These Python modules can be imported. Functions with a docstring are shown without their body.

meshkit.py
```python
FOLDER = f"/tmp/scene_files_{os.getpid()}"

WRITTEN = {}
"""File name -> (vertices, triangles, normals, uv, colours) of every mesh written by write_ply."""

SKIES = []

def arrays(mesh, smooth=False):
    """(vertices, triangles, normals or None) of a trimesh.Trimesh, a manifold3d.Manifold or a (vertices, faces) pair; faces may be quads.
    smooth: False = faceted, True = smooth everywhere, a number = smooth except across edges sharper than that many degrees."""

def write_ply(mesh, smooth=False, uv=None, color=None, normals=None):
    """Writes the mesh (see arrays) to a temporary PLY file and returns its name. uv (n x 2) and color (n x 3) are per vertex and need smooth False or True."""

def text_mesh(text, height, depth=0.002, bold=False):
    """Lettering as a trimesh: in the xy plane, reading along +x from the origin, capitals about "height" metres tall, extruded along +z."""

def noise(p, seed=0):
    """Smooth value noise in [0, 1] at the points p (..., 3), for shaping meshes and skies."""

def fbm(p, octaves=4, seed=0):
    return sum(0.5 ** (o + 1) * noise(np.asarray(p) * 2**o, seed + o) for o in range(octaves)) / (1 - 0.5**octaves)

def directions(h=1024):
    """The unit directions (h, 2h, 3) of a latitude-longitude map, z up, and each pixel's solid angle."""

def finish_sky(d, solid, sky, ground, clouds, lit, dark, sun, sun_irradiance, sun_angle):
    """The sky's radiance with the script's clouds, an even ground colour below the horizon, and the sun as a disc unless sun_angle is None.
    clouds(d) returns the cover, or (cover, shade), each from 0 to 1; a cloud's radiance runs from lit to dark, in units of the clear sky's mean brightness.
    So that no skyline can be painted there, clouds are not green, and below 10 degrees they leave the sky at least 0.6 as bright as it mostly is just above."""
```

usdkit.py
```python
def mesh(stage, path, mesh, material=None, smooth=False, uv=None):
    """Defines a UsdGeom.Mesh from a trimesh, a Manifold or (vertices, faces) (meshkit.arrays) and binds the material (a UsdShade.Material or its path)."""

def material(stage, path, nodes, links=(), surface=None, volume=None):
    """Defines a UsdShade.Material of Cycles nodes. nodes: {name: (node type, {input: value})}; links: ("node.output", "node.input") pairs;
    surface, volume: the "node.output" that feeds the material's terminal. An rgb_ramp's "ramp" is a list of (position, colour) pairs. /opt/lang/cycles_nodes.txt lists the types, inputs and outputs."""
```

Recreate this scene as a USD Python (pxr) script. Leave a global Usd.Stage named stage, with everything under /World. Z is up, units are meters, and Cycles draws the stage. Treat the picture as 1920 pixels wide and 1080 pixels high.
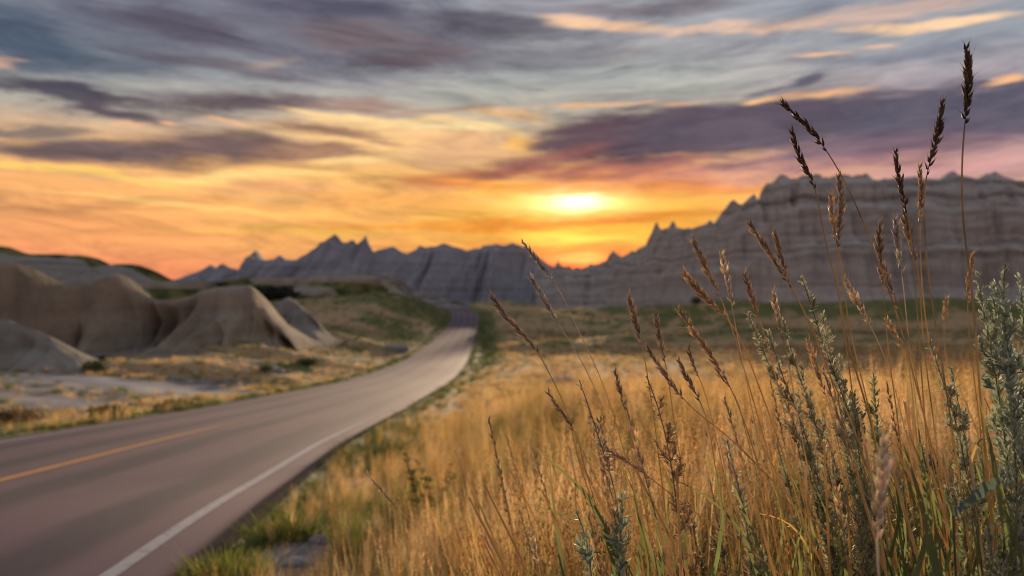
import math, random, numpy as np, trimesh, usdkit, meshkit
from scipy.interpolate import PchipInterpolator
from pxr import Usd, UsdGeom, UsdLux, UsdShade, Gf, Sdf, Vt

stage = Usd.Stage.CreateInMemory()
UsdGeom.Xform.Define(stage, '/World')
F = 1663.0                       # focal length in pixels of the 1920 px wide photograph
CZ = 2.0                         # eye height above the datum
HZ = 565.0                       # photograph row of the horizon
# ---------------------------------------------------------------- camera, sky, sun
cam = UsdGeom.Camera.Define(stage, '/World/camera')
cam.CreateHorizontalApertureAttr(36); cam.CreateFocalLengthAttr(36 * F / 1920)
cam.AddTranslateOp().Set((0, 0, CZ)); cam.AddRotateXOp().Set(90 + math.degrees(math.atan(25 / F)))
cam.CreateFStopAttr(4.0); cam.CreateFocusDistanceAttr(1.5); cam.CreateExposureAttr(0.45)
cam.CreateClippingRangeAttr((0.02, 100000))
SUN_AZ, SUN_EL = math.radians(4.42), math.radians(3.6)
SKY = 0.1


def lin(c):
    c = np.asarray(c, float) / 255
    return np.where(c < .04045, c / 12.92, ((c + .055) / 1.055) ** 2.4)


class G:
    """Collects the nodes of one material; every method returns the name of an output."""
    def __init__(self): self.n, self.l, self.k = {}, [], 0

    def add(self, kind, out, **inp):
        self.k += 1; name = f'n{self.k}'; vals = {}
        for k, v in inp.items():
            if isinstance(v, str) and '.' in v: self.l.append((v, f'{name}.{k}'))
            else: vals[k] = v
        self.n[name] = (kind, vals); return f'{name}.{out}'

    def m(self, op, a, b=0.0, c=0.0, clamp=False): return self.add('math', 'value', math_type=op, value1=a, value2=b, value3=c, use_clamp=clamp)
    def rng(self, v, a, b, c=0.0, d=1.0, kind='smoothstep'): return self.add('map_range', 'result', range_type=kind, value=v, from_min=a, from_max=b, to_min=c, to_max=d, clamp=True)
    def mix(self, f, a, b, kind='mix'): return self.add('mix', 'color', mix_type=kind, fac=f, color1=a, color2=b)
    def ramp(self, f, stops): return self.add('rgb_ramp', 'color', fac=f, ramp=stops)
    def noise(self, v, scale, detail=3.0, rough=.5, dist=0.0, out='fac'): return self.add('noise_texture', out, vector=v, scale=scale, detail=detail, roughness=rough, distortion=dist)
    def scale3(self, v, s): return self.add('mapping', 'vector', vector=v, scale=s)
    def build(self, name, surface, volume=None): return usdkit.material(stage, f'/World/Looks/{name}', self.n, self.l, surface=surface, volume=volume)


def sky_px(px, py):
    a = math.atan((px - 960) / F); return a * F, (HZ - py) * math.cos(a), math.cos(a)


def make_sky():
    g = G(); C = lambda r, gg, b: tuple(lin((r, gg, b)) / SKY / 1.36)
    d = g.add('texture_coordinate', 'generated'); s = g.add('separate_xyz', 'x', vector=d); sn = s.split('.')[0]
    x, y, z = s, sn + '.y', sn + '.z'
    az = g.m('arctan2', x, y); X0 = g.m('multiply', az, F)
    hor = g.m('sqrt', g.m('add', g.m('multiply', x, x), g.m('multiply', y, y)))
    Y0 = g.m('multiply', g.m('divide', z, g.m('maximum', hor, .02)), F)
    # streaky warp of the cloud layer
    w1 = g.noise(g.scale3(d, (4, 4, 17)), 1.0, 4, .55); w2 = g.noise(g.scale3(d, (9, 9, 40)), 1.0, 4, .55, .15)
    Xw = g.m('add', X0, g.m('multiply', g.m('subtract', w2, .5), 190.))
    Yw = g.m('add', g.m('add', Y0, g.m('multiply', g.m('subtract', w1, .5), 70.)), g.m('multiply', g.m('subtract', w2, .5), 42.))
    V = g.add('combine_xyz', 'vector', x=Xw, y=Yw, z=0.0)
    # the streaks fan out: they rise gently on both sides of the sun
    fan = lambda a, b, k: g.add('combine_xyz', 'vector', x=g.m('multiply', x, a), y=g.m('multiply', y, a), z=g.m('subtract', g.m('multiply', z, b), g.m('multiply', g.m('absolute', g.m('subtract', x, .04)), k)))
    streak = g.noise(fan(14., 95., 4.), 1.0, 5, .6, .3)        # fine filaments
    puff = g.noise(g.scale3(d, (6, 6, 26)), 1.0, 5, .6, .5)
    # the clear air: the physical sky, veiled by thin lit cirrus
    clear = g.add('sky_texture', 'color', sky_type='single_scattering', sun_disc=False, sun_elevation=SUN_EL, sun_rotation=SUN_AZ, aerosol_density=1.5)
    Yr = g.m('divide', g.m('add', Y0, g.m('multiply', g.m('subtract', w1, .5), 40.)), 1600.)
    P = lambda py: (HZ - py) / 1600
    toward = g.ramp(Yr, [(0, C(232, 112, 92)), (P(505), C(236, 130, 104)), (P(465), C(243, 156, 102)), (P(425), C(245, 164, 100)), (P(380), C(246, 172, 102)), (P(325), C(248, 184, 114)),
                         (P(285), C(222, 176, 130)), (P(235), C(172, 166, 156)), (P(150), C(152, 162, 170)), (P(60), C(138, 152, 168)), (P(-60), C(132, 145, 165)), (1, C(124, 138, 162))])
    away = g.ramp(Yr, [(0, C(168, 132, 146)), (P(460), C(188, 142, 148)), (P(320), C(194, 150, 156)), (P(240), C(170, 152, 165)), (P(120), C(146, 156, 168)), (P(-60), C(136, 146, 166)), (1, C(124, 138, 162))])
    side = g.m('absolute', g.m('subtract', X0, 122.))
    right = g.rng(X0, 330., 760.); farl = g.rng(side, 1500., 3200.)
    col = g.mix(g.m('maximum', right, farl), toward, away)
    col = g.mix(.12, col, g.add('mix', 'color', mix_type='darken', fac=1.0, color1=clear, color2=(9., 8., 7.)))

    def gauss(px, py, ax, ay, amp, colour, c, V=None, add=True):
        X, Y, _ = sky_px(px, py)
        v = g.add('mapping', 'vector', mapping_type='texture', vector=V or Vs, location=(X, Y, 0), scale=(ax, ay, 1))
        r = g.add('vector_math', 'value', vector_math_type='length', vector1=v) if False else g.add('vector_math', 'value', math_type='length', vector1=v)
        f = g.m('multiply', g.m('exponent', g.m('multiply', g.m('multiply', r, r), -1.)), amp)
        return g.mix(f, c, colour, 'add' if add else 'mix')
    Vs = g.add('combine_xyz', 'vector', x=X0, y=g.m('add', Y0, g.m('multiply', g.m('subtract', streak, .5), 46.)), z=0.0)
    col = gauss(1085, 420, 520, 130, .55, C(255, 190, 50), col, add=False)
    col = gauss(1090, 405, 250, 85, .85, C(255, 184, 56), col, add=False)
    # broad sheet of cloud over the rest of the sky, outside the placed ones
    sheet = g.m('multiply', g.rng(puff, .42, .62), g.rng(Y0, 420., 700.))
    sheet = g.m('maximum', sheet, g.m('multiply', g.rng(puff, .40, .60), g.rng(side, 900., 1500.)))
    col = g.mix(g.m('multiply', sheet, .75), col, g.mix(g.rng(Y0, 100., 700.), C(176, 140, 146), C(140, 138, 150)))

    def cloud(px, py, ax, ay, tilt, rgb, op, soft=.75, ragged=.5, V=V):
        nonlocal col
        X, Y, c = sky_px(px, py)
        v = g.add('mapping', 'vector', mapping_type='texture', vector=V, location=(X, Y, 0), rotation=(0, 0, math.radians(tilt)), scale=(ax * c * c * 1.25, ay * c * 1.45, 1))
        r = g.add('vector_math', 'value', math_type='length', vector1=v)
        if ragged: r = g.m('add', r, g.m('multiply', g.m('subtract', streak, .5), ragged * 1.6))
        col = g.mix(g.rng(r, 1.0, 1 - soft, 0., op), col, C(*rgb))
    # filaments: thin dark and lit streaks all over the cirrus
    fil = g.noise(fan(6., 62., 3.), 1.0, 5, .64, .5); low = g.rng(Y0, 60., 330.)
    col = g.mix(g.m('multiply', g.rng(fil, .5, .72), g.m('multiply_add', low, .35, .25)), col, g.mix(low, C(238, 152, 88), C(124, 112, 124)))
    col = g.mix(g.m('multiply', g.rng(fil, .45, .28), .34), col, g.mix(low, C(255, 196, 104), C(166, 168, 174)))
    for a in CLOUDS:
        dk = .88 if max(a[5]) < 150 else 1.
        cloud(*a[:5], tuple(c * dk for c in a[5]), *a[6:])
    tex = g.noise(fan(9., 52., 3.), 1.0, 6, .68, .7)
    col = g.mix(1.0, col, g.ramp(tex, [(.28, (.58, .57, .62)), (.5, (.97, .96, .98)), (.72, (1.34, 1.28, 1.2))]), 'multiply')
    col = gauss(1072, 381, 105, 25, .5, tuple(np.array(C(255, 236, 180)) * 1.2), col)
    col = gauss(1085, 377, 46, 14, .62, tuple(np.array(C(255, 248, 232)) * 1.6), col)
    col = gauss(1088, 376, 150, 20, .45, C(255, 205, 90), col)
    col = gauss(1092, 447, 120, 14, .8, C(255, 205, 90), col)
    col = gauss(1070, 508, 280, 40, .92, C(248, 80, 54), col, add=False)
    col = gauss(1090, 486, 64, 14, 1., tuple(np.array(C(255, 168, 80)) * 1.3), col)
    g.build('sky_air', g.add('background_shader', 'background', color=col, strength=SKY))
    dome = UsdLux.DomeLight.Define(stage, '/World/sky')
    UsdShade.MaterialBindingAPI.Apply(dome.GetPrim()).Bind(UsdShade.Material.Get(stage, '/World/Looks/sky_air'))
    dome.GetPrim().SetCustomDataByKey('kind', 'structure')


CLOUDS = [  # photograph column, row, half width, half height, tilt, colour, density, softness
    (180, 60, 330, 95, -6, (104, 112, 130), .7), (760, 60, 330, 70, 2, (122, 118, 128), .6),
    (720, 255, 260, 40, 0, (250, 200, 134), .75), (760, 380, 240, 14, -2, (244, 168, 96), .6), (250, 440, 260, 16, 1, (246, 164, 104), .5),
    (500, 40, 560, 85, -3, (122, 120, 136), .75), (60, 85, 150, 60, -20, (86, 104, 126), .85), (360, 45, 150, 24, -12, (104, 96, 112), .8),
    (620, 12, 160, 24, 0, (98, 97, 118), .85), (670, 62, 150, 26, -4, (134, 116, 118), .7), (920, 48, 190, 26, -6, (112, 108, 120), .8),
    (800, 106, 120, 16, 4, (126, 108, 114), .8), (420, 128, 230, 15, -3, (118, 106, 116), .6), (180, 130, 160, 20, 6, (96, 108, 124), .6),
    (520, 112, 80, 10, 14, (172, 152, 140), .5), (20, 128, 55, 9, -4, (196, 160, 138), .8),
    (120, 182, 170, 17, -11, (92, 88, 102), .95), (255, 214, 130, 15, -5, (106, 95, 103), .95), (450, 196, 190, 24, 5, (122, 106, 110), .95),
    (690, 190, 120, 13, 3, (158, 122, 112), .75), (60, 245, 140, 12, 4, (116, 112, 116), .8), (170, 284, 270, 20, 1, (122, 105, 108), .95),
    (400, 280, 170, 30, 2, (126, 104, 106), .95), (580, 284, 130, 12, 2, (152, 114, 98), .85), (640, 248, 120, 12, -7, (158, 122, 102), .9),
    (860, 285, 120, 34, 0, (226, 176, 132), .75), (820, 205, 160, 9, 2, (172, 134, 118), .6),
    (250, 231, 52, 4, 0, (252, 188, 142), .95, .9, .2), (350, 231, 36, 4, 0, (252, 190, 144), .95, .9, .2), (432, 233, 46, 5, -12, (252, 190, 140), .9, .9, .2),
    (700, 221, 190, 9, -2, (255, 216, 150), .95), (830, 243, 110, 9, -3, (255, 226, 164), 1.), (600, 263, 90, 6, -3, (255, 208, 140), .9), (655, 299, 70, 8, 4, (255, 212, 140), .9),
    (985, 268, 48, 13, -10, (255, 196, 110), .95), (960, 225, 90, 14, -8, (238, 186, 128), .7), (170, 322, 330, 10, -1, (255, 206, 112), .95), (470, 326, 190, 9, 3, (255, 216, 136), .9),
    (540, 350, 170, 12, 1, (236, 172, 118), .7), (330, 382, 300, 7, -2, (255, 210, 124), .7), (835, 342, 110, 20, 8, (204, 132, 92), .95), (945, 320, 100, 12, 7, (186, 116, 90), .95), (870, 337, 60, 5, 2, (246, 172, 92), .8),
    (560, 432, 280, 7, 1, (255, 196, 92), .7), (880, 421, 330, 7, 1, (250, 164, 66), .85, .8, .3), (1110, 412, 260, 8, 2, (246, 146, 52), .95, .8, .25), (1060, 352, 300, 15, -2, (250, 156, 66), .8), (1250, 340, 260, 22, -3, (240, 142, 86), .75),
    (1300, 440, 200, 24, 0, (255, 168, 60), .6),
    (1500, 306, 400, 26, 0, (196, 138, 138), .7), (1780, 322, 260, 16, 2, (206, 154, 156), .6), (1180, 308, 230, 20, 3, (172, 104, 94), .9),
    (1290, 252, 280, 46, 4, (114, 97, 107), 1., .55), (1110, 262, 120, 32, 6, (116, 92, 102), .95, .6), (1520, 228, 330, 50, 2, (112, 101, 115), 1., .55), (1840, 210, 300, 52, 0, (110, 105, 122), 1., .5),
    (1650, 278, 330, 26, 0, (132, 112, 130), .85), (1020, 298, 130, 14, 7, (152, 100, 94), .9),
    (1120, 203, 120, 6, 2, (255, 192, 140), .75), (1285, 197, 60, 6, 6, (240, 180, 142), .7), (1452, 186, 48, 7, 9, (255, 194, 132), .95, .9, .3), (1562, 174, 110, 7, 4, (255, 192, 138), .9, .9, .3), (1905, 146, 46, 8, 6, (255, 196, 142), .95, .9, .3),
    (1500, 151, 62, 11, 17, (118, 114, 132), .95), (1150, 38, 150, 14, -3, (253, 208, 168), .95), (1330, 42, 140, 13, 2, (222, 188, 166), .85), (1640, 24, 330, 18, 1, (206, 178, 164), .85), (1760, 42, 200, 9, -2, (252, 212, 170), .95), (1440, 50, 110, 8, 3, (226, 190, 164), .8),
    (1535, 98, 70, 5, 0, (250, 198, 158), .95, .9, .3), (1655, 78, 50, 5, 1, (226, 184, 160), .8, .9, .3), (1220, 6, 240, 10, 0, (146, 136, 144), .8), (1720, 94, 220, 14, 1, (134, 138, 150), .85), (1060, 108, 230, 22, 2, (142, 138, 148), .7),
]
make_sky()
sun = UsdLux.DistantLight.Define(stage, '/World/sun')
sun.CreateIntensityAttr(1.2); sun.CreateAngleAttr(0.6); sun.CreateNormalizeAttr(True) if hasattr(sun, 'CreateNormalizeAttr') else None
sun.CreateColorAttr(Gf.Vec3f(1.0, .735, .48))
sun.AddRotateZOp().Set(-math.degrees(SUN_AZ)); sun.AddRotateXOp().Set(-(90 - math.degrees(SUN_EL)))
# ---------------------------------------------------------------- helpers
rnd = random.Random(7)
rs = np.random.default_rng(7)
used = {}


def numbered(name, parent):
    k = used.get((parent, name), 0); used[(parent, name)] = k + 1
    return name if k == 0 else f'{name}_{k:03d}'


def tag(prim, label=None, cat=None, group=None, kind=None):
    for k, v in (('label', label), ('category', cat), ('group', group), ('kind', kind)):
        if v: prim.SetCustomDataByKey(k, v)
    return prim


def obj(name, mesh, mat, parent='/World', smooth=False, tint=None, **floats):
    """One Mesh prim under parent; tint: a colour per vertex; floats: other values per vertex."""
    path = f'{parent}/{numbered(name, parent)}'
    m = usdkit.mesh(stage, path, mesh, f'/World/Looks/{mat}', smooth)
    pv = UsdGeom.PrimvarsAPI(m)
    if tint is not None: pv.CreatePrimvar('tint', Sdf.ValueTypeNames.Color3fArray, 'vertex').Set(Vt.Vec3fArray.FromNumpy(np.asarray(tint, np.float32)))
    for k, v in floats.items(): pv.CreatePrimvar(k, Sdf.ValueTypeNames.FloatArray, 'vertex').Set(Vt.FloatArray.FromNumpy(np.asarray(v, np.float32)))
    return m.GetPrim()


def thing(name, loc, label, cat, group=None):
    path = '/World/' + numbered(name, '/World')
    x = UsdGeom.Xform.Define(stage, path); x.AddTranslateOp().Set(Gf.Vec3d(*map(float, loc)))
    return str(tag(x.GetPrim(), label, cat, group).GetPath())


def px(u, v, d): return np.array([(u - 960) / F * d, d, CZ + (HZ - v) / F * d])


def sstep(x, a, b):
    t = np.clip((np.asarray(x, float) - a) / (b - a), 0, 1); return t * t * (3 - 2 * t)


def fb(x, y, z=0., sc=1., oc=4, seed=0):
    x, y, z = np.broadcast_arrays(np.asarray(x, float), y, z)
    return meshkit.fbm(np.stack([x, y, z], -1) * sc + 500, oc, seed)


def grid_faces(n, m):
    a = np.arange(n * m).reshape(n, m)
    return np.stack([a[:-1, :-1], a[:-1, 1:], a[1:, 1:], a[1:, :-1]], -1).reshape(-1, 4)


# ---------------------------------------------------------------- materials
def mat_ground():
    g = G(); p = g.add('geometry', 'position')
    dry, green = g.add('attribute', 'fac', attribute='dry'), g.add('attribute', 'fac', attribute='green')
    pale = g.add('attribute', 'fac', attribute='pale')
    n1, n2 = g.noise(p, .35, 5, .6), g.noise(p, 6., 5, .65)
    clay = g.mix(n1, (.235, .195, .16), (.33, .285, .24)); clay = g.mix(pale, clay, (.47, .44, .40))
    straw = g.mix(n1, (.40, .26, .11), (.54, .38, .18)); straw = g.mix(g.rng(n2, .35, .7), straw, (.26, .17, .075))
    leaf = g.mix(n1, (.065, .085, .02), (.20, .185, .05))
    edge = lambda v: g.rng(g.m('add', v, g.m('multiply', g.m('subtract', n2, .5), .8)), .3, .7)
    col = g.mix(edge(dry), clay, straw); col = g.mix(edge(green), col, leaf)
    b = g.add('bump', 'normal', height=n2, strength=.6, distance=.08)
    g.build('ground', g.add('principled_bsdf', 'BSDF', base_color=col, roughness=.95, specular_ior_level=.15, normal=b))


def mat_rock(name, a, b, c, dark, band, zs):
    """Banded clay rock: colours a and b in level beds, c in streaks washed down the face."""
    g = G(); p = g.add('geometry', 'position'); grass = g.add('attribute', 'fac', attribute='green')
    z = g.add('separate_xyz', 'x', vector=p).split('.')[0] + '.z'
    wob = g.noise(p, .03, 3)
    bed = g.add('noise_texture', 'fac', dimensions='1D', w=g.m('multiply_add', z, zs, g.m('multiply', wob, band)), scale=1.0, detail=3.0, roughness=.6)
    streak = g.noise(g.scale3(p, (.35, .2, .03)), 1., 4, .6); fine = g.noise(p, 1.3, 5, .65)
    col = g.mix(g.rng(bed, .38, .62), a, b); col = g.mix(g.m('multiply', g.rng(streak, .45, .7), .7), col, c)
    col = g.mix(g.m('multiply', g.rng(bed, .60, .70), .55), col, dark); col = g.mix(g.m('multiply', g.rng(fine, .4, .75), .3), col, dark)
    col = g.mix(g.rng(g.m('add', grass, g.m('multiply', g.m('subtract', fine, .5), .7)), .35, .65), col, g.mix(g.rng(g.noise(p, .16, 5, .6), .35, .65), (.045, .06, .016), (.18, .16, .05)))
    bp = g.add('bump', 'normal', height=fine, strength=.7, distance=.5)
    g.build(name, g.add('principled_bsdf', 'BSDF', base_color=col, roughness=.95, specular_ior_level=.1, normal=bp))


def mat_road():
    g = G(); p = g.add('geometry', 'position'); u = g.add('attribute', 'fac', attribute='across')
    n1, n2 = g.noise(g.scale3(p, (2., .12, 1)), 1., 4, .6), g.noise(p, 90., 3, .7)
    patch = g.noise(p, .22, 4, .6)
    track = g.m('absolute', g.m('subtract', g.m('absolute', u), 1.7)); track = g.m('absolute', g.m('subtract', track, .8))
    t = g.m('add', g.rng(track, .0, .6), g.m('multiply', g.m('subtract', n1, .5), 1.1))
    col = g.mix(g.rng(t, .1, .9), (.036, .032, .046), (.135, .080, .096)); col = g.mix(g.m('multiply', g.rng(patch, .5, .7), .4), col, (.055, .047, .053))
    col = g.mix(g.m('multiply', g.rng(n2, .45, .7), .45), col, (.20, .145, .15))
    col = g.mix(g.rng(g.m('absolute', u), 3.52, 3.69), col, (.085, .075, .062))
    r = g.m('multiply_add', n1, .2, .58)
    b = g.add('bump', 'normal', height=n2, strength=.25, distance=.004)
    g.build('asphalt', g.add('principled_bsdf', 'BSDF', base_color=col, roughness=r, specular_ior_level=g.rng(g.m('absolute', u), 3.45, 3.62, .22, 0.), specular_tint=(1., .84, .88), normal=b))
    for name, c, w in (('yellow_paint', (.58, .25, .03), (.13, .10, .10)), ('white_paint', (.38, .37, .38), (.13, .10, .105))):
        g = G(); p = g.add('geometry', 'position'); n = g.noise(p, 7., 6, .75); y = g.add('separate_xyz', 'x', vector=p).split('.')[0] + '.y'
        g.build(name, g.add('principled_bsdf', 'BSDF', base_color=g.mix(g.rng(g.m('add', n, g.rng(y, 17., 30., 0., .3)), .52, .68), c, w), roughness=.6))


def mat_leafy(name, mul=(1, 1, 1), thru=.4, rough=.55, vary=.5, glow=1.2, deep=1.):
    """Blades, stems and leaves: the tint of each vertex, varied, with light coming through."""
    g = G(); t = g.add('attribute', 'color', attribute='tint'); p = g.add('geometry', 'position')
    n = g.noise(p, 14., 3, .6)
    col = g.mix(1., t, mul, 'multiply')
    col = g.mix(1., col, g.ramp(n, [(.3, (1 - vary * .6,) * 3), (.7, (1 + vary * .5,) * 3)]), 'multiply')
    pr = g.add('principled_bsdf', 'BSDF', base_color=col, roughness=rough, specular_ior_level=.35, sheen_weight=.15)
    tr = g.add('translucent_bsdf', 'BSDF', color=g.mix(1., g.add('gamma', 'color', color=col, gamma=deep), (glow, glow, glow), 'multiply'))
    g.build(name, g.add('mix_closure', 'closure', fac=thru, closure1=pr, closure2=tr))


def mat_simple(name, c1, c2, sc, rough=.9):
    g = G(); p = g.add('geometry', 'position'); n = g.noise(p, sc, 5, .65)
    g.build(name, g.add('principled_bsdf', 'BSDF', base_color=g.mix(g.rng(n, .3, .7), c1, c2), roughness=rough, specular_ior_level=.2, normal=g.add('bump', 'normal', height=n, strength=.5, distance=.3 / sc)))


mat_ground(); mat_road()
mat_rock('cliff_rock', (.48, .44, .35), (.35, .305, .25), (.30, .262, .215), (.18, .155, .13), 3., .22)
mat_rock('ridge_rock', (.34, .325, .31), (.28, .262, .25), (.24, .225, .22), (.17, .16, .155), 3., .12)
mat_rock('mound_clay', (.35, .295, .20), (.31, .245, .16), (.21, .165, .115), (.15, .12, .088), 1.5, .5)
mat_rock('grey_clay', (.31, .285, .22), (.26, .235, .18), (.20, .178, .14), (.14, .125, .105), 1.5, .6)
mat_leafy('dry_blade', thru=.5, glow=1.35); mat_leafy('green_blade', thru=.35); mat_leafy('seed', thru=.42, rough=.5, vary=.7, deep=.55, glow=1.); mat_leafy('stalk_skin', thru=.32, deep=.5, glow=1., rough=.4); mat_leafy('sage', thru=.18, rough=.75, vary=.5)
mat_simple('grey_stone', (.18, .165, .15), (.34, .315, .285), 3.)

# ---------------------------------------------------------------- road line and terrain heights (relative to the eye, then + CZ)
RT = np.array([(-60, -4.4, -1.35), (0, -5.5, -1.62), (6, -5.9, -1.86), (11.2, -6.46, -2.31), (18.3, -6.97, -2.84), (34.4, -7.4, -3.95), (75, -8.0, -6.0), (131, -9.5, -7.1),
               (203, -11.5, -6.1), (245, -12.9, -4.5), (268, -15.2, -2.9), (285, -21, -2.2)])
road_x = PchipInterpolator(RT[:, 0], RT[:, 1])
_zt = np.vstack([RT[:, [0, 2]], [(330, -2.8), (450, -4.0), (900, -4.6), (20000, -4.6)]])
road_z = PchipInterpolator(_zt[:, 0], _zt[:, 1])


def rx(y): return road_x(np.clip(y, -60, 285))


BUMPS = [  # photograph column and row of the top, distance, half width, half depth, height, greenness
    (775, 566, 228, 17, 42, 6.3, .75), (690, 584, 200, 16, 28, 3.6, .5), (735, 600, 175, 10, 12, 1.5, .9), (620, 560, 235, 30, 40, 4.5, .55), (820, 590, 185, 5, 14, 1.2, .9),
    (1010, 590, 210, 13, 12, 2.4, .6), (1120, 587, 240, 22, 14, 2.6, .8), (1250, 597, 190, 20, 12, 3.0, .95), (1340, 590, 230, 22, 16, 3.2, 1.), (1500, 588, 240, 40, 14, 3.6, 1.),
    (1690, 590, 225, 40, 16, 3.6, 1.), (1880, 590, 225, 40, 16, 3.4, 1.), (2100, 590, 240, 40, 16, 3.2, 1.), (960, 622, 150, 5, 7, 1.2, .8), (1040, 632, 130, 8, 5, .9, .9), (1180, 628, 140, 15, 6, 1.0, .7),
    (1420, 622, 150, 22, 7, 1.1, .85), (1640, 626, 140, 25, 7, 1.0, .7), (960, 578, 300, 20, 14, 2.0, .7), (1400, 584, 300, 40, 14, 2.0, .9),
    (400, 655, 62, 9, 3, .5, .3), (520, 640, 90, 12, 4, .8, .5), (560, 655, 78, 5, 2.5, .7, 1.), (690, 612, 130, 9, 7, 1.1, .4),
]


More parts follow.
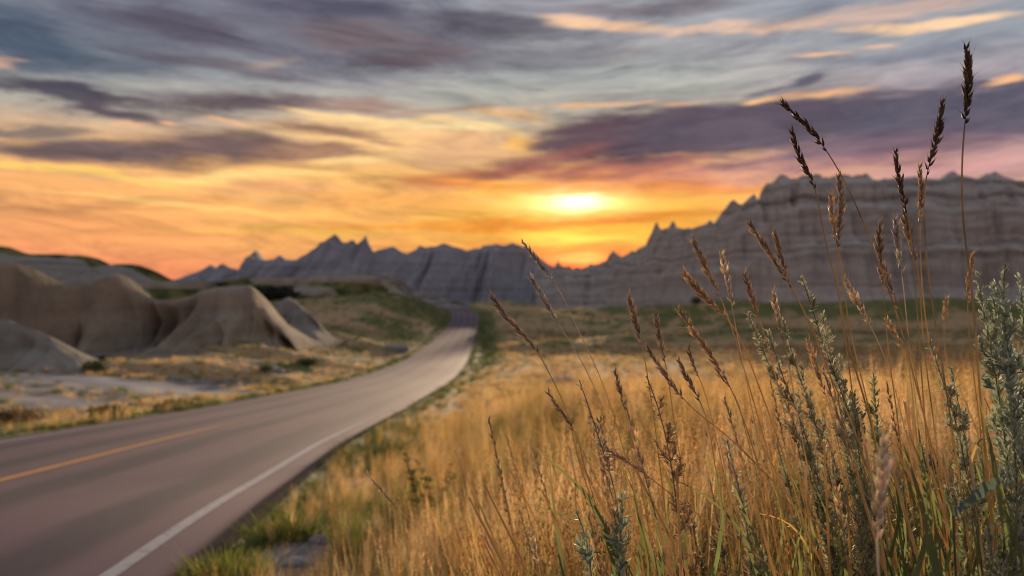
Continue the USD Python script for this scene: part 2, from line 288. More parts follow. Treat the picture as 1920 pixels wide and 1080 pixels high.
def terrain(x, y):
    """Height (absolute), and the cover: dry grass, green grass, pale silt."""
    x, y = np.asarray(x, float), np.asarray(y, float)
    rc, zr = rx(y), road_z(np.maximum(y, -60))
    e = np.abs(x - rc) - 3.75; right = x > rc
    n = fb(x, y, sc=.06, seed=3); nf = fb(x, y, sc=.5, seed=5); nn = fb(x, y, sc=1.6, oc=3, seed=8)
    # right: a bank at the camera, falling to the plain
    plain_r = np.interp(y, [0, 60, 130, 200, 300, 450, 20000], [-1.2, -5.0, -6.3, -6.2, -5.2, -4.3, -4.6])
    bank = zr + .95 * np.exp(-np.maximum(y, 0) ** 2 / 26 ** 2) * sstep(e, .4, 4.2) - .30 * sstep(e, .5, 1.6) * (1 - sstep(e, 1.8, 4)) * sstep(y, 3, 14)
    hr = bank + (plain_r - zr) * sstep(e, 6, 55) * sstep(y, 20, 70)
    hr = hr - .9 * sstep(x, 4, 30) * np.exp(-np.maximum(y, 0) / 40) + (n - .5) * 1.6 * sstep(e, 3, 30)
    # left: a shallow ditch, then silt flats and grass rising behind
    plain_l = np.interp(y, [0, 15, 35, 60, 100, 160, 230, 300, 450, 20000], [-1.9, -2.9, -3.75, -4.4, -4.9, -4.4, -2.2, -1.2, -2.5, -4.6])
    hl = zr - .35 * sstep(e, .4, 1.6) + (plain_l - zr + .35) * sstep(e, 2, 18) + (n - .5) * 1.0 * sstep(e, 3, 20)
    z = np.where(right, hr, hl) + (nf - .5) * .35 * sstep(e, .3, 3) + (nn - .5) * .10 * sstep(e, .1, 1)
    z = np.where(e < -.3, zr - .09, z) - .025
    # cover
    dry = np.where(right, 1.0, np.where(e < 5.5, 1., .15))
    green = np.where(right, .04 + .30 * sstep(fb(x, y, sc=.11, seed=21), .5, .68), .15)
    green = np.maximum(green, 1.0 * (1 - sstep(e, 1.2, np.where(right, 2.4 + 4.5 * sstep(y, 60, 110), 2.8))) * np.where(right, sstep(y, 40, 80), 1.))
    green = np.maximum(green, .45 * (1 - sstep(e, 1.0, 5)) * np.where(right, .25, .7))
    if_left = ~right
    dry = np.where(if_left & (e >= 5.5), np.where(y > 95, .85, .15 + .75 * sstep(fb(x * .5, y, sc=.13, seed=31), .44, .54) * sstep(y, 40, 55) * sstep(x, -36, -22)), dry)
    green = np.where(if_left & (y > 90), np.maximum(green, .30 + .35 * sstep(n, .45, .6)), green)
    green = np.maximum(green, sstep(y, 250, 330) * .35)
    green = np.where(right & (y > 100), np.maximum(green, .5 * sstep(fb(x * .55, y, sc=.06, seed=61), .48, .62) * sstep(y, 100, 125)), green)
    green = np.where(right & (y < 45), np.maximum(green, (.25 + .6 * sstep(fb(x, y, sc=.25, seed=71), .42, .58)) * (1 - sstep(e, .25, 1.1))), green)
    green = np.maximum(green, 1.0 * (1 - sstep(e, .25, .6)))
    pale = np.zeros_like(x)
    for u, v, d, wx, wy, a in ((270, 705, 50, 7.5, 3.2, 1.), (120, 740, 38, 4, 1.6, .7), (760, 640, 120, 9, 5, .5), (690, 650, 105, 8, 4, .5), (1140, 605, 190, 11, 6, .8), (1000, 600, 210, 7, 6, .6)):
        q = px(u, v, d); k = np.exp(-((x - q[0]) / wx) ** 2 - ((y - q[1]) / wy) ** 2) * a
        pale = np.maximum(pale, k); dry = dry * (1 - sstep(k, .25, .6)); green = green * (1 - sstep(k, .25, .6))
    for u, v, d, wx, wy, h, gr in BUMPS:
        q = px(u, v, d); r2 = ((x - q[0]) / wx) ** 2 + ((y - q[1]) / wy) ** 2
        k = np.exp(-r2 * 1.1) * sstep(e, 0, 5); lift = (q[2] - CZ) - terrain_base(q[0], q[1])
        z = z + np.clip(lift, .4 * h, h * 1.7) * k * (1.25 if q[0] > 0 else 1.); green = np.maximum(green, gr * sstep(k + .5 * (n - .5), .12, .5) * (.35 + .65 * sstep(nf, .38, .55))); dry = np.maximum(dry, sstep(k, .2, .5) * .9)
    for x0, y0, wx, wy, a in ((-2.15, 6.2, .45, 1.0, .9), (-2.35, 14.5, .8, 2.6, .9), (-.5, 15.5, 1.3, 3.5, .6), (-2.9, 21., .8, 4., .6)):
        green = np.maximum(green, a * np.exp(-((x - x0) / wx) ** 2 - ((y - y0) / wy) ** 2))
    # bare dirt on the near bank beside the road
    q = np.exp(-((x + 1.7) / .32) ** 2 - ((y - 6.6) / 1.2) ** 2); dry = dry * (1 - .9 * q); green = green * (1 - q)
    return z + CZ, dry, green, pale


def terrain_base(x, y):
    if x > float(rx(y)): return float(np.interp(y, [0, 60, 130, 200, 300, 450], [-1.2, -5.0, -6.3, -6.2, -5.2, -4.3]))
    return float(np.interp(y, [0, 15, 35, 60, 100, 160, 230, 300, 450], [-1.9, -2.9, -3.75, -4.4, -4.9, -4.4, -2.2, -1.2, -2.5]))


def build_terrain():
    ys = [-60., -45, -32, -22, -14, -8, -4]; y = -1.5
    while y < 9000: ys.append(y); y += max(.22, .016 * abs(y))
    ys = np.array(ys + [14000., 22000.])
    off = [0.]; s = .22
    while off[-1] < 12000: off.append(off[-1] + s); s *= 1.045 if off[-1] > 8 else 1.0
    off = np.array(off); us = np.concatenate([-off[:0:-1], off])
    Y, U = np.meshgrid(ys, us, indexing='ij'); X = rx(np.minimum(Y, 268)) + U
    z, dry, green, pale = terrain(X, Y)
    m = obj('ground', (np.stack([X, Y, z], -1).reshape(-1, 3), grid_faces(*X.shape)), 'ground', smooth=True, dry=dry.ravel(), green=green.ravel(), pale=pale.ravel())
    tag(m, 'rolling prairie of dry gold grass, green hummocks and bare clay flats', 'ground', kind='structure')


def build_road():
    t = np.concatenate([np.arange(-55, 60, .5), np.arange(60, 286, 1.5)])
    cx, cz = rx(t), road_z(t)
    # past the crest the road swings left behind the grassy mound
    a = np.linspace(0, 1, 30)[1:]; s0 = np.array([cx[-1], t[-1]])
    tail = np.stack([s0[0] - 6 * a - 45 * a ** 2, s0[1] + 18 * a - 2 * a ** 2], 1)
    tz = np.max([terrain(tail[:, 0] + o, tail[:, 1])[0] for o in (-3, 0, 3)], 0) + .1; k = sstep(a, 0, .25)
    C2 = np.vstack([np.stack([cx, t], 1), tail]); Z = np.concatenate([cz + CZ, (cz[-1] + CZ) * (1 - k) + tz * k])
    T = np.gradient(C2, axis=0); T /= np.linalg.norm(T, axis=1, keepdims=True); N = np.stack([T[:, 1], -T[:, 0]], 1)

    def strip(o0, o1, k, lift, sel=slice(None)):
        o = np.linspace(o0, o1, k); n = len(Z[sel])
        P = np.zeros((n, k, 3)); P[..., :2] = C2[sel][:, None] + N[sel][:, None] * o[None, :, None]
        P[..., 2] = Z[sel][:, None] + .05 * (1 - (np.abs(o) / 3.7) ** 2)[None] + lift
        return (P.reshape(-1, 3), grid_faces(n, k)), np.broadcast_to(o, (n, k)).ravel()
    (v, f), o = strip(-3.7, 3.7, 19, 0)
    # side faces with their own vertices, so that the slab has thickness and a crisp edge
    P = v.reshape(len(Z), 19, 3); n = len(P); V, Fs, O = [v], [f], [o]
    for k, sg in ((0, -1), (-1, 1)):
        e0 = P[:, k].copy(); e1 = e0.copy(); e1[:, 2] -= .12; e1[:, :2] += N * sg * .10
        q = grid_faces(n, 2); V.append(np.stack([e1, e0] if sg < 0 else [e0, e1], 1).reshape(-1, 3)); Fs.append(q + sum(map(len, V[:-1]))); O.append(np.full(2 * n, 3.7 * sg))
    m = obj('road', (np.vstack(V), np.vstack(Fs)), 'asphalt', smooth=True, across=np.concatenate(O))
    tag(m, 'two lane asphalt road running down and up towards the ridge', 'road', kind='structure')
    for name, o0, mt, lab, spans in (('centre_line', 0., 'yellow_paint', 'yellow painted line along the middle of the road', [(-55, 27), (38, 44), (54, 60), (70, 76), (86, 92)]),
                                     ('edge_line', 3.2, 'white_paint', 'white painted line along the near right edge of the road', [(-55, 290)]),
                                     ('edge_line', -3.2, 'white_paint', 'white painted line along the far left edge of the road', [(-55, 290)])):
        V, Fc, n, hw = [], [], 0, .085 if o0 == 0 else .058
        for a0, a1 in spans:
            i = np.nonzero((C2[:, 1] >= a0) & (C2[:, 1] <= a1))[0]; (v, f), _ = strip(o0 - hw, o0 + hw, 2, .006, slice(i[0], i[-1] + 1))
            V.append(v); Fc.append(f + n); n += len(v)
        tag(obj(name, (np.vstack(V), np.vstack(Fc)), mt, smooth=True), lab, 'road marking', kind='structure')


# ---------------------------------------------------------------- ridges, cliffs and mounds
def ridge(name, mat, label, crest, dist, base, front, back, prof, flute=(0, 1, 0), step=2., ns=60, green=None, strata=0., seed=0, jag=0., cat='ridge', lumps=0., carve=.08):
    """crest: (column, row) of the skyline; dist: distance of the crest, a number or (column, distance) pairs; base: height of the foot under the eye;
    prof: (share of the way from foot to crest, share of the height); flute: (depth, wavelength, downhill drift) of the gullies washed into the face."""
    crest = np.array(crest, float); u = np.arange(crest[0, 0], crest[-1, 0] + .1, step)
    v = np.interp(u, crest[:, 0], crest[:, 1])
    d = np.full(len(u), float(dist)) if np.isscalar(dist) else PchipInterpolator(*np.array(dist, float).T)(u)
    if jag: v = v + (fb(u, 0 * u, sc=.12, oc=3, seed=seed) - .5) * jag - 1.5 * jag * np.maximum(0, meshkit.noise(np.stack([u * .075 + 300, 0 * u + 300.3, 0 * u + 300.7], -1), seed) - .64) / .36
    xc, zc = (u - 960) / F * d, (HZ - v) / F * d
    s = np.concatenate([np.linspace(0, 1, ns), 1 + np.linspace(0, 1, 14)[1:]])
    S, XC = np.meshgrid(s, xc, indexing='ij'); D, ZC = np.broadcast_to(d, S.shape), np.broadcast_to(zc, S.shape)
    p = PchipInterpolator(*np.array(prof, float).T)
    B = base if np.isscalar(base) else np.interp(u, *np.array(base, float).T)
    hfrac = np.where(S <= 1, p(np.minimum(S, 1)), 1 - sstep(S, 1, 2))
    Zr = B + (ZC - B) * hfrac
    Yp = np.where(S <= 1, D - front * (1 - S), D + back * (S - 1))
    A, wl, drift = flute
    if A:
        q = XC / wl + drift * (1 - hfrac) * front / wl
        rid = 1 - np.abs(2 * fb(q, S * .7, sc=1., oc=3, seed=seed + 1) - 1) * 4.6
        rid2 = 1 - np.abs(2 * fb(q * 2.7, S * 1.2, sc=1., oc=2, seed=seed + 4) - 1) * 3.4
        rid, rid2 = np.clip(rid, -1, 1), np.clip(rid2, -1, 1)
        big = np.clip(1 - np.abs(2 * fb(XC / wl / 3.4, S * .5, sc=1., oc=2, seed=seed + 6) - 1) * 4.2, -1, 1)
        fade = sstep(hfrac, .0, .18) * (1 - .75 * sstep(S, .88, 1.)) * (S <= 1)
        Yp = Yp - (A * rid + .35 * A * rid2 + 1.3 * A * big) * fade
        Zr = Zr - (carve * np.clip(ZC - B, 0, 40) * (.75 * (1 - np.clip(rid, -.8, 1)) + .8 * (1 - rid2) + .5 * (1 - big)) * hfrac ** .7 * (1 - hfrac * .75) + .05 * A * (1 - rid)) * fade
    if lumps:
        Yp = Yp - lumps * (fb(XC, Zr, S * 3, sc=1 / (lumps * 5), oc=4, seed=seed + 9) - .5) * sstep(hfrac, 0, .1) * (S < 1)
    if strata: Yp = Yp - strata * (meshkit.noise(np.stack([Zr * .55 + 300, XC * .012 + 300, 0 * S + 300.5], -1), seed + 2) - .5) * sstep(hfrac, .1, .25) * (S <= 1)
    X = XC * 1.0
    gr = np.zeros_like(S) if green is None else green(np.broadcast_to(u, S.shape), hfrac, S, X, Yp, Zr)
    m = obj(name, (np.stack([X, Yp, Zr + CZ], -1).reshape(-1, 3), grid_faces(*S.shape)), mat, smooth=True, green=gr.ravel())
    tag(m, label, cat, kind='structure'); return m


CLAY = [(0, 0), (.2, .10), (.45, .30), (.7, .58), (.88, .85), (1, 1)]
ROUND = [(0, 0), (.25, .22), (.5, .55), (.72, .85), (.87, .96), (1, 1)]
CLIFF = [(0, 0), (.25, .10), (.34, .20), (.40, .44), (.50, .50), (.57, .72), (.70, .76), (.78, .90), (.9, .93), (1, 1)]
PEAK = [(0, 0), (.3, .16), (.5, .42), (.7, .62), (.85, .82), (1, 1)]


def build_hills():
    ridge('badlands_cliff', 'cliff_rock', 'tall layered clay cliff with jagged top rising at the right', [
        (1000, 516), (1040, 503), (1047, 487), (1054, 500), (1085, 503), (1110, 498), (1140, 485), (1150, 478), (1165, 481), (1190, 470), (1213, 458), (1223, 436), (1230, 420), (1234, 416), (1240, 428), (1252, 428),
        (1258, 421), (1263, 416), (1269, 427), (1300, 426), (1325, 421), (1331, 411), (1340, 419), (1352, 405), (1364, 386), (1372, 375), (1378, 374), (1385, 382), (1400, 379), (1408, 368), (1414, 364), (1420, 372),
        (1434, 368), (1437, 346), (1450, 340), (1462, 328), (1472, 328), (1482, 335), (1500, 332), (1528, 323), (1538, 323), (1547, 332), (1575, 326), (1600, 328), (1625, 325), (1640, 333), (1690, 334), (1715, 328), (1735, 334), (1773, 336),
        (1780, 322), (1790, 322), (1796, 336), (1830, 336), (1850, 329), (1868, 324), (1878, 324), (1892, 334), (1925, 339), (2000, 330), (2150, 336), (2300, 350), (2500, 380), (2700, 470)],
        [(1000, 760), (1100, 690), (1230, 600), (1430, 500), (1920, 460), (2700, 450)], [(1000, -6), (2700, -6)], 88, 90, CLIFF, (4.2, 15, .04), 1.3, 120, strata=7.0, seed=11, jag=7, lumps=6, carve=.03)
    ridge('far_ridge', 'ridge_rock', 'jagged grey ridge with spires across the middle distance', [
        (300, 530), (345, 519), (365, 512), (385, 503), (395, 496), (405, 505), (416, 492), (426, 500), (440, 503), (455, 508), (464, 496), (473, 481), (479, 468), (486, 486), (496, 488), (514, 485), (525, 479), (535, 487), (555, 487),
        (575, 475), (600, 456), (615, 447), (628, 438), (640, 452), (650, 456), (661, 448), (670, 456), (679, 448), (685, 440), (692, 460), (700, 471), (715, 466), (738, 463), (754, 472), (765, 475), (785, 463), (810, 461), (835, 456),
        (856, 463), (875, 468), (900, 464), (930, 457), (946, 460), (962, 455), (985, 463), (1000, 472), (1012, 484), (1030, 497), (1070, 512), (1120, 530)],
        [(300, 620), (600, 680), (850, 760), (1120, 850)], -6, 120, 90, PEAK, (6.5, 17, .12), 1.2, 80, strata=5, seed=23, jag=3, lumps=7, carve=.07)
    ridge('left_hills', 'grey_clay', 'dark rounded hills with grassy crests behind the left mounds', [
        (-300, 440), (-120, 452), (0, 459), (28, 470), (50, 474), (100, 475), (150, 477), (170, 482), (188, 494), (203, 498), (225, 494), (250, 495), (270, 502), (290, 514), (310, 524), (350, 540)],
        240, -4, 60, 60, ROUND, (2.5, 14, .3), 2., 50, lambda u, h, s, x, y, z: np.maximum(sstep(s, .88, .94), .9 * sstep(fb(x, z, sc=.06, seed=4), .44, .54) * (1 - sstep(h, .3, .6))), seed=31, lumps=3)
    ridge('grass_terrace', 'mound_clay', 'flat topped terrace with dark green slopes beyond the clay mounds', [
        (215, 545), (255, 530), (270, 527), (330, 526), (385, 527), (400, 530), (430, 524), (470, 520), (500, 519), (560, 518), (590, 514), (640, 515), (690, 514), (716, 516), (735, 528), (755, 545), (775, 556), (800, 568), (830, 580), (860, 596)],
        [(215, 205), (400, 225), (480, 285), (800, 300)], -3.5, 34, 60, [(0, 0), (.3, .18), (.55, .55), (.75, .72), (.9, .95), (1, 1)], (2.2, 13, .4), 2., 40,
        lambda u, h, s, x, y, z: np.maximum(sstep(s, .93, .99), np.where(u < 735, 1., .3) * np.maximum(sstep(fb(x, y, sc=.04, seed=6) + .2 * ((u > 440) & (u < 560)), .38, .48) * (1 - sstep(h, .78, .84)), 1 - sstep(h, .4, .55))), seed=41, lumps=2)
    ridge('pale_knoll', 'grey_clay', 'bare pale clay knoll at the end of the terrace above the road', [
        (640, 560), (690, 530), (705, 520), (722, 514), (738, 512), (750, 520), (765, 535), (785, 548), (815, 556), (850, 563), (880, 572), (915, 588)], 420, -4, 40, 40, CLAY, (3, 12, .4), 2., 40, seed=47, lumps=3)
    ridge('clay_mounds', 'mound_clay', 'fluted tan clay mounds along the left side of the valley', [
        (-260, 470), (-120, 462), (-60, 476), (0, 486), (20, 492), (45, 505), (70, 519), (100, 526), (140, 527), (165, 522), (185, 514), (200, 508), (212, 512), (228, 530), (245, 546), (265, 556), (285, 560), (320, 558), (345, 553),
        (370, 542), (400, 535), (440, 532), (458, 532), (470, 545), (480, 565), (495, 590), (520, 615), (545, 640), (560, 660), (575, 690)],
        [(-260, 62), (0, 72), (200, 86), (460, 97), (575, 100)], -5.3, 26, 26, CLAY, (3.2, 4.4, -.10), 1., 120, seed=53, lumps=1.0, strata=.25, carve=.38)
    ridge('grey_mound', 'grey_clay', 'small pointed grey clay mound at the end of the tan mounds', [
        (490, 625), (505, 592), (515, 575), (530, 562), (541, 557), (552, 563), (570, 580), (590, 600), (605, 618), (620, 640)], 118, -5.4, 9, 9, ROUND, (1.2, 2.6, .1), 1., 60, carve=.16, seed=59, lumps=.8, cat='mound')
    ridge('left_clay_spur', 'grey_clay', 'low grey clay spur at the foot of the mounds on the left edge', [
        (-300, 560), (-150, 575), (-40, 590), (10, 600), (40, 612), (80, 630), (120, 655), (160, 682), (190, 700)], [(-300, 50), (190, 56)], -4.6, 10, 8, ROUND, (1.2, 2.8, -.1), 1.2, 60, seed=61, lumps=1., carve=.34)


build_terrain(); build_road(); build_hills()
# ---------------------------------------------------------------- plants
class Mesh:
    """Collects pieces with a colour per vertex."""
    def __init__(self): self.v, self.f, self.t, self.n = [], [], [], 0

    def add(self, v, f, tint):
        v = np.asarray(v, float); f = np.asarray(f)
        if f.shape[1] == 4: f = np.vstack([f[:, [0, 1, 2]], f[:, [0, 2, 3]]])
        self.v.append(v); self.f.append(f + self.n); self.n += len(v)
        self.t.append(np.broadcast_to(np.asarray(tint, float), (len(v), 3)))

    def get(self): return (np.vstack(self.v), np.vstack(self.f)), np.vstack(self.t)

    def put(self, name, mat, parent, smooth=True):
        m, t = self.get(); return obj(name, m, mat, parent, smooth, tint=t)


def spline(pts, n):
    pts = np.asarray(pts, float); k = np.r_[0, np.cumsum(np.linalg.norm(np.diff(pts, axis=0), axis=1))]
    from scipy.interpolate import CubicSpline
    t = np.linspace(0, k[-1], n)
    return (CubicSpline(k, pts, bc_type='natural') if len(pts) > 2 else (lambda q: pts[0] + (pts[-1] - pts[0]) * (q / k[-1])[:, None]))(t)


def frames(P):
    T = np.gradient(P, axis=0); T /= np.linalg.norm(T, axis=1, keepdims=True) + 1e-12
    a = np.where(np.abs(T[:, 1:2]) < .9, [[0, 1., 0]], [[1., 0, 0]]); N = np.cross(T, a); N /= np.linalg.norm(N, axis=1, keepdims=True)
    return T, N, np.cross(T, N)


def tube(M, P, r, tint, sides=5):
    P = np.asarray(P, float); T, N, B = frames(P); r = np.broadcast_to(r, len(P))
    a = np.linspace(0, 2 * np.pi, sides, endpoint=False)
    V = P[:, None] + r[:, None, None] * (np.cos(a)[None, :, None] * N[:, None] + np.sin(a)[None, :, None] * B[:, None])
    n = len(P); i, j = np.meshgrid(np.arange(n - 1), np.arange(sides), indexing='ij'); k = (j + 1) % sides
    f = np.stack([i * sides + j, i * sides + k, (i + 1) * sides + k, (i + 1) * sides + j], -1).reshape(-1, 4)
    t = np.asarray(tint, float)
    M.add(V.reshape(-1, 3), f, np.repeat(t, sides, 0) if t.ndim == 2 else t)


SP_R = np.array([(0, .12), (.18, .8), (.42, 1.), (.7, .62), (1., .02)])


def spindle(M, o, axis, L, w, tint, sides=5, tip=None):
    """A seed: a pointed spindle from o along axis."""
    axis = axis / np.linalg.norm(axis); n = np.cross(axis, [.3, .8, .52]); n /= np.linalg.norm(n); b = np.cross(axis, n)
    a = np.linspace(0, 2 * np.pi, sides, endpoint=False)
    ring = np.cos(a)[:, None] * n + np.sin(a)[:, None] * b * .75
    V = o + axis * (SP_R[:, 0] * L)[:, None, None] + ring[None] * (SP_R[:, 1] * w)[:, None, None]
    i, j = np.meshgrid(np.arange(4), np.arange(sides), indexing='ij'); k = (j + 1) % sides
    f = np.stack([i * sides + j, i * sides + k, (i + 1) * sides + k, (i + 1) * sides + j], -1).reshape(-1, 4)
    t = np.asarray(tint, float); g = np.linspace(.8, 1.35, 5)[:, None]
    M.add(V.reshape(-1, 3), f, np.repeat(t[None] * g, sides, 0))


def seed_head(M, P, w, tint, r, step=.0042, awn=.5, slim=1.):
    """Spikelets set alternately up the rachis P (tip first)."""
    k = np.r_[0, np.cumsum(np.linalg.norm(np.diff(P, axis=0), axis=1))]; L = k[-1]
    tube(M, P, .0008, np.asarray(tint) * .8, 4)
    T, N, B = frames(P); s = .002; i = 0
    while s < L:
        q = s / L; o = np.array([np.interp(s, k, P[:, c]) for c in range(3)]); j = min(int(q * (len(P) - 1)), len(P) - 1)
        up = -T[j]; th = i * 2.4 + r.uniform(-.5, .5)
        rad = np.cos(th) * N[j] + np.sin(th) * B[j]
        size = (.55 + .6 * math.sin(math.pi * min(1, .12 + q * .8))) * r.uniform(.8, 1.2)
        for _ in range(2):
            out = rad + r.normal(0, .35, 3); out /= np.linalg.norm(out)
            ax = up + out * r.uniform(.22, .5) * (1 + .5 * (q > .8))
            tt = np.asarray(tint) * r.uniform(.65, 1.35) * np.array([1, r.uniform(.9, 1.08), r.uniform(.8, 1.15)])
            Ls = w * 1.3 * size * r.uniform(.8, 1.2)
            spindle(M, o + out * w * .08, ax, Ls, w * .20 * size * slim, tt, 5)
            for _a in range(2 if r.random() < awn else 1):
                e = o + out * w * .08 + ax / np.linalg.norm(ax) * Ls * .9
                tube(M, [e, e + (ax + r.normal(0, .35, 3)) / np.linalg.norm(ax) * w * r.uniform(.35, .8)], np.array([.00026, .00008]), np.clip(tt * 1.2 + [.22, .17, .10], 0, .85), 3)
        s += step * r.uniform(.7, 1.3) * (1 + 1.1 * max(0, q - .72) * 3); i += 1


def blade(M, P, w, c0, c1, fold=.25, taper=1.6):
    """A grass blade along P (base first): a folded ribbon."""
    P = np.asarray(P, float); T, N, B = frames(P); n = len(P); s = np.linspace(0, 1, n)
    ww = w * np.minimum(1, (1 - s ** taper) + .02) * (.6 + .4 * np.minimum(1, s * 5))
    V = np.stack([P + N * ww[:, None] * .5 + B * ww[:, None] * fold, P, P - N * ww[:, None] * .5 + B * ww[:, None] * fold], 1)
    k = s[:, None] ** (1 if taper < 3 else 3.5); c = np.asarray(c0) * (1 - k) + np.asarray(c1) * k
    M.add(V.reshape(-1, 3), grid_faces(n, 3), np.repeat(c, 3, 0))


def ground_z(x, y): return float(terrain(np.array([x]), np.array([y]))[0][0])


def to_root(pts, d, lean=.0):
    """World points of a stem given in photograph pixels (top first), carried down to the ground."""
    W = [px(u, v, d) for u, v in pts]; a, b = W[-2], W[-1]; g = ground_z(b[0], d)
    drop = b[2] - g
    if drop > .03:
        dx = (b[0] - a[0]) / max(.02, a[2] - b[2]) * drop
        W.append(b + np.array([np.clip(dx, -.35, .35) * .6, 0, -drop]))
    W = np.array(W); t = np.linspace(0, 1, len(W)); W[:, 1] += lean * (1 - t) ** 1.5
    return W


COL = {'dark': (.13, .08, .045), 'brown': (.42, .30, .19), 'amber': (.56, .38, .21), 'pale': (.68, .55, .37), 'grey': (.48, .43, .36), 'straw': (.68, .50, .27), 'blond': (.85, .72, .50)}
STEM = {'dark': [(0.32, 0.23, 0.10), (0.65, 0.42, 0.14), (0.59, 0.36, 0.10)], 'brown': [(0.52, 0.31, 0.11), (0.73, 0.46, 0.14), (0.61, 0.36, 0.10)], 'amber': [(0.65, 0.38, 0.13), (0.78, 0.47, 0.14), (0.68, 0.37, 0.10)],
        'pale': [(0.68, 0.50, 0.28), (0.78, 0.54, 0.23), (0.68, 0.42, 0.13)], 'grey': [(0.59, 0.47, 0.32), (0.68, 0.49, 0.23), (0.61, 0.38, 0.13)], 'blond': [(0.66, 0.61, 0.43), (0.68, 0.61, 0.36), (0.58, 0.48, 0.24)], 'straw': [(0.78, 0.52, 0.22), (0.80, 0.50, 0.14), (0.68, 0.38, 0.10)]}


def stalk(pts, nhead, d, style, label, w=.0105, rad=.0012, lean=0., leafs=0, group='tall seed headed grass stalks in the foreground'):
    """pts: tip, ..., base of the head (index nhead), then down the stem."""
    r = np.random.default_rng(int(pts[0][0] * 7 + pts[0][1]))
    W = to_root(pts, d, lean); root = W[-1].copy()
    path = thing('grass_stalk', root, label, 'grass stalk', group)
    k = np.r_[0, np.cumsum(np.linalg.norm(np.diff(W, axis=0), axis=1))]; n = max(30, int(k[-1] / .02)); C = spline(W, n) - root
    cut = int(round(k[nhead] / k[-1] * (n - 1))); H = spline(C[:cut + 1], 40) if cut > 2 else C[:3]
    s = np.linspace(0, 1, n - cut); cols = np.stack([np.interp(s, [0, .35, 1], np.array(STEM[style])[:, c]) for c in range(3)], 1)
    M = Mesh(); tube(M, C[cut:], rad * (.8 + .95 * s), cols, 6); M.put('stem', 'stalk_skin', path)
    M = Mesh(); seed_head(M, H, w, COL[style], r); M.put('seed_head', 'seed', path)
    for q in range(leafs):
        a = .45 + .3 * q + r.uniform(-.1, .1); o = C[cut + int(a * (n - cut - 1))]; dr = r.choice([-1, 1])
        e = np.array([dr * r.uniform(.1, .2), r.uniform(-.1, .1), r.uniform(.05, .22)])
        M = Mesh(); blade(M, spline([o, o + e * .5 + (0, 0, .06), o + e], 12), .005, (.30, .22, .06), (.44, .27, .08)); M.put('leaf', 'dry_blade', path)


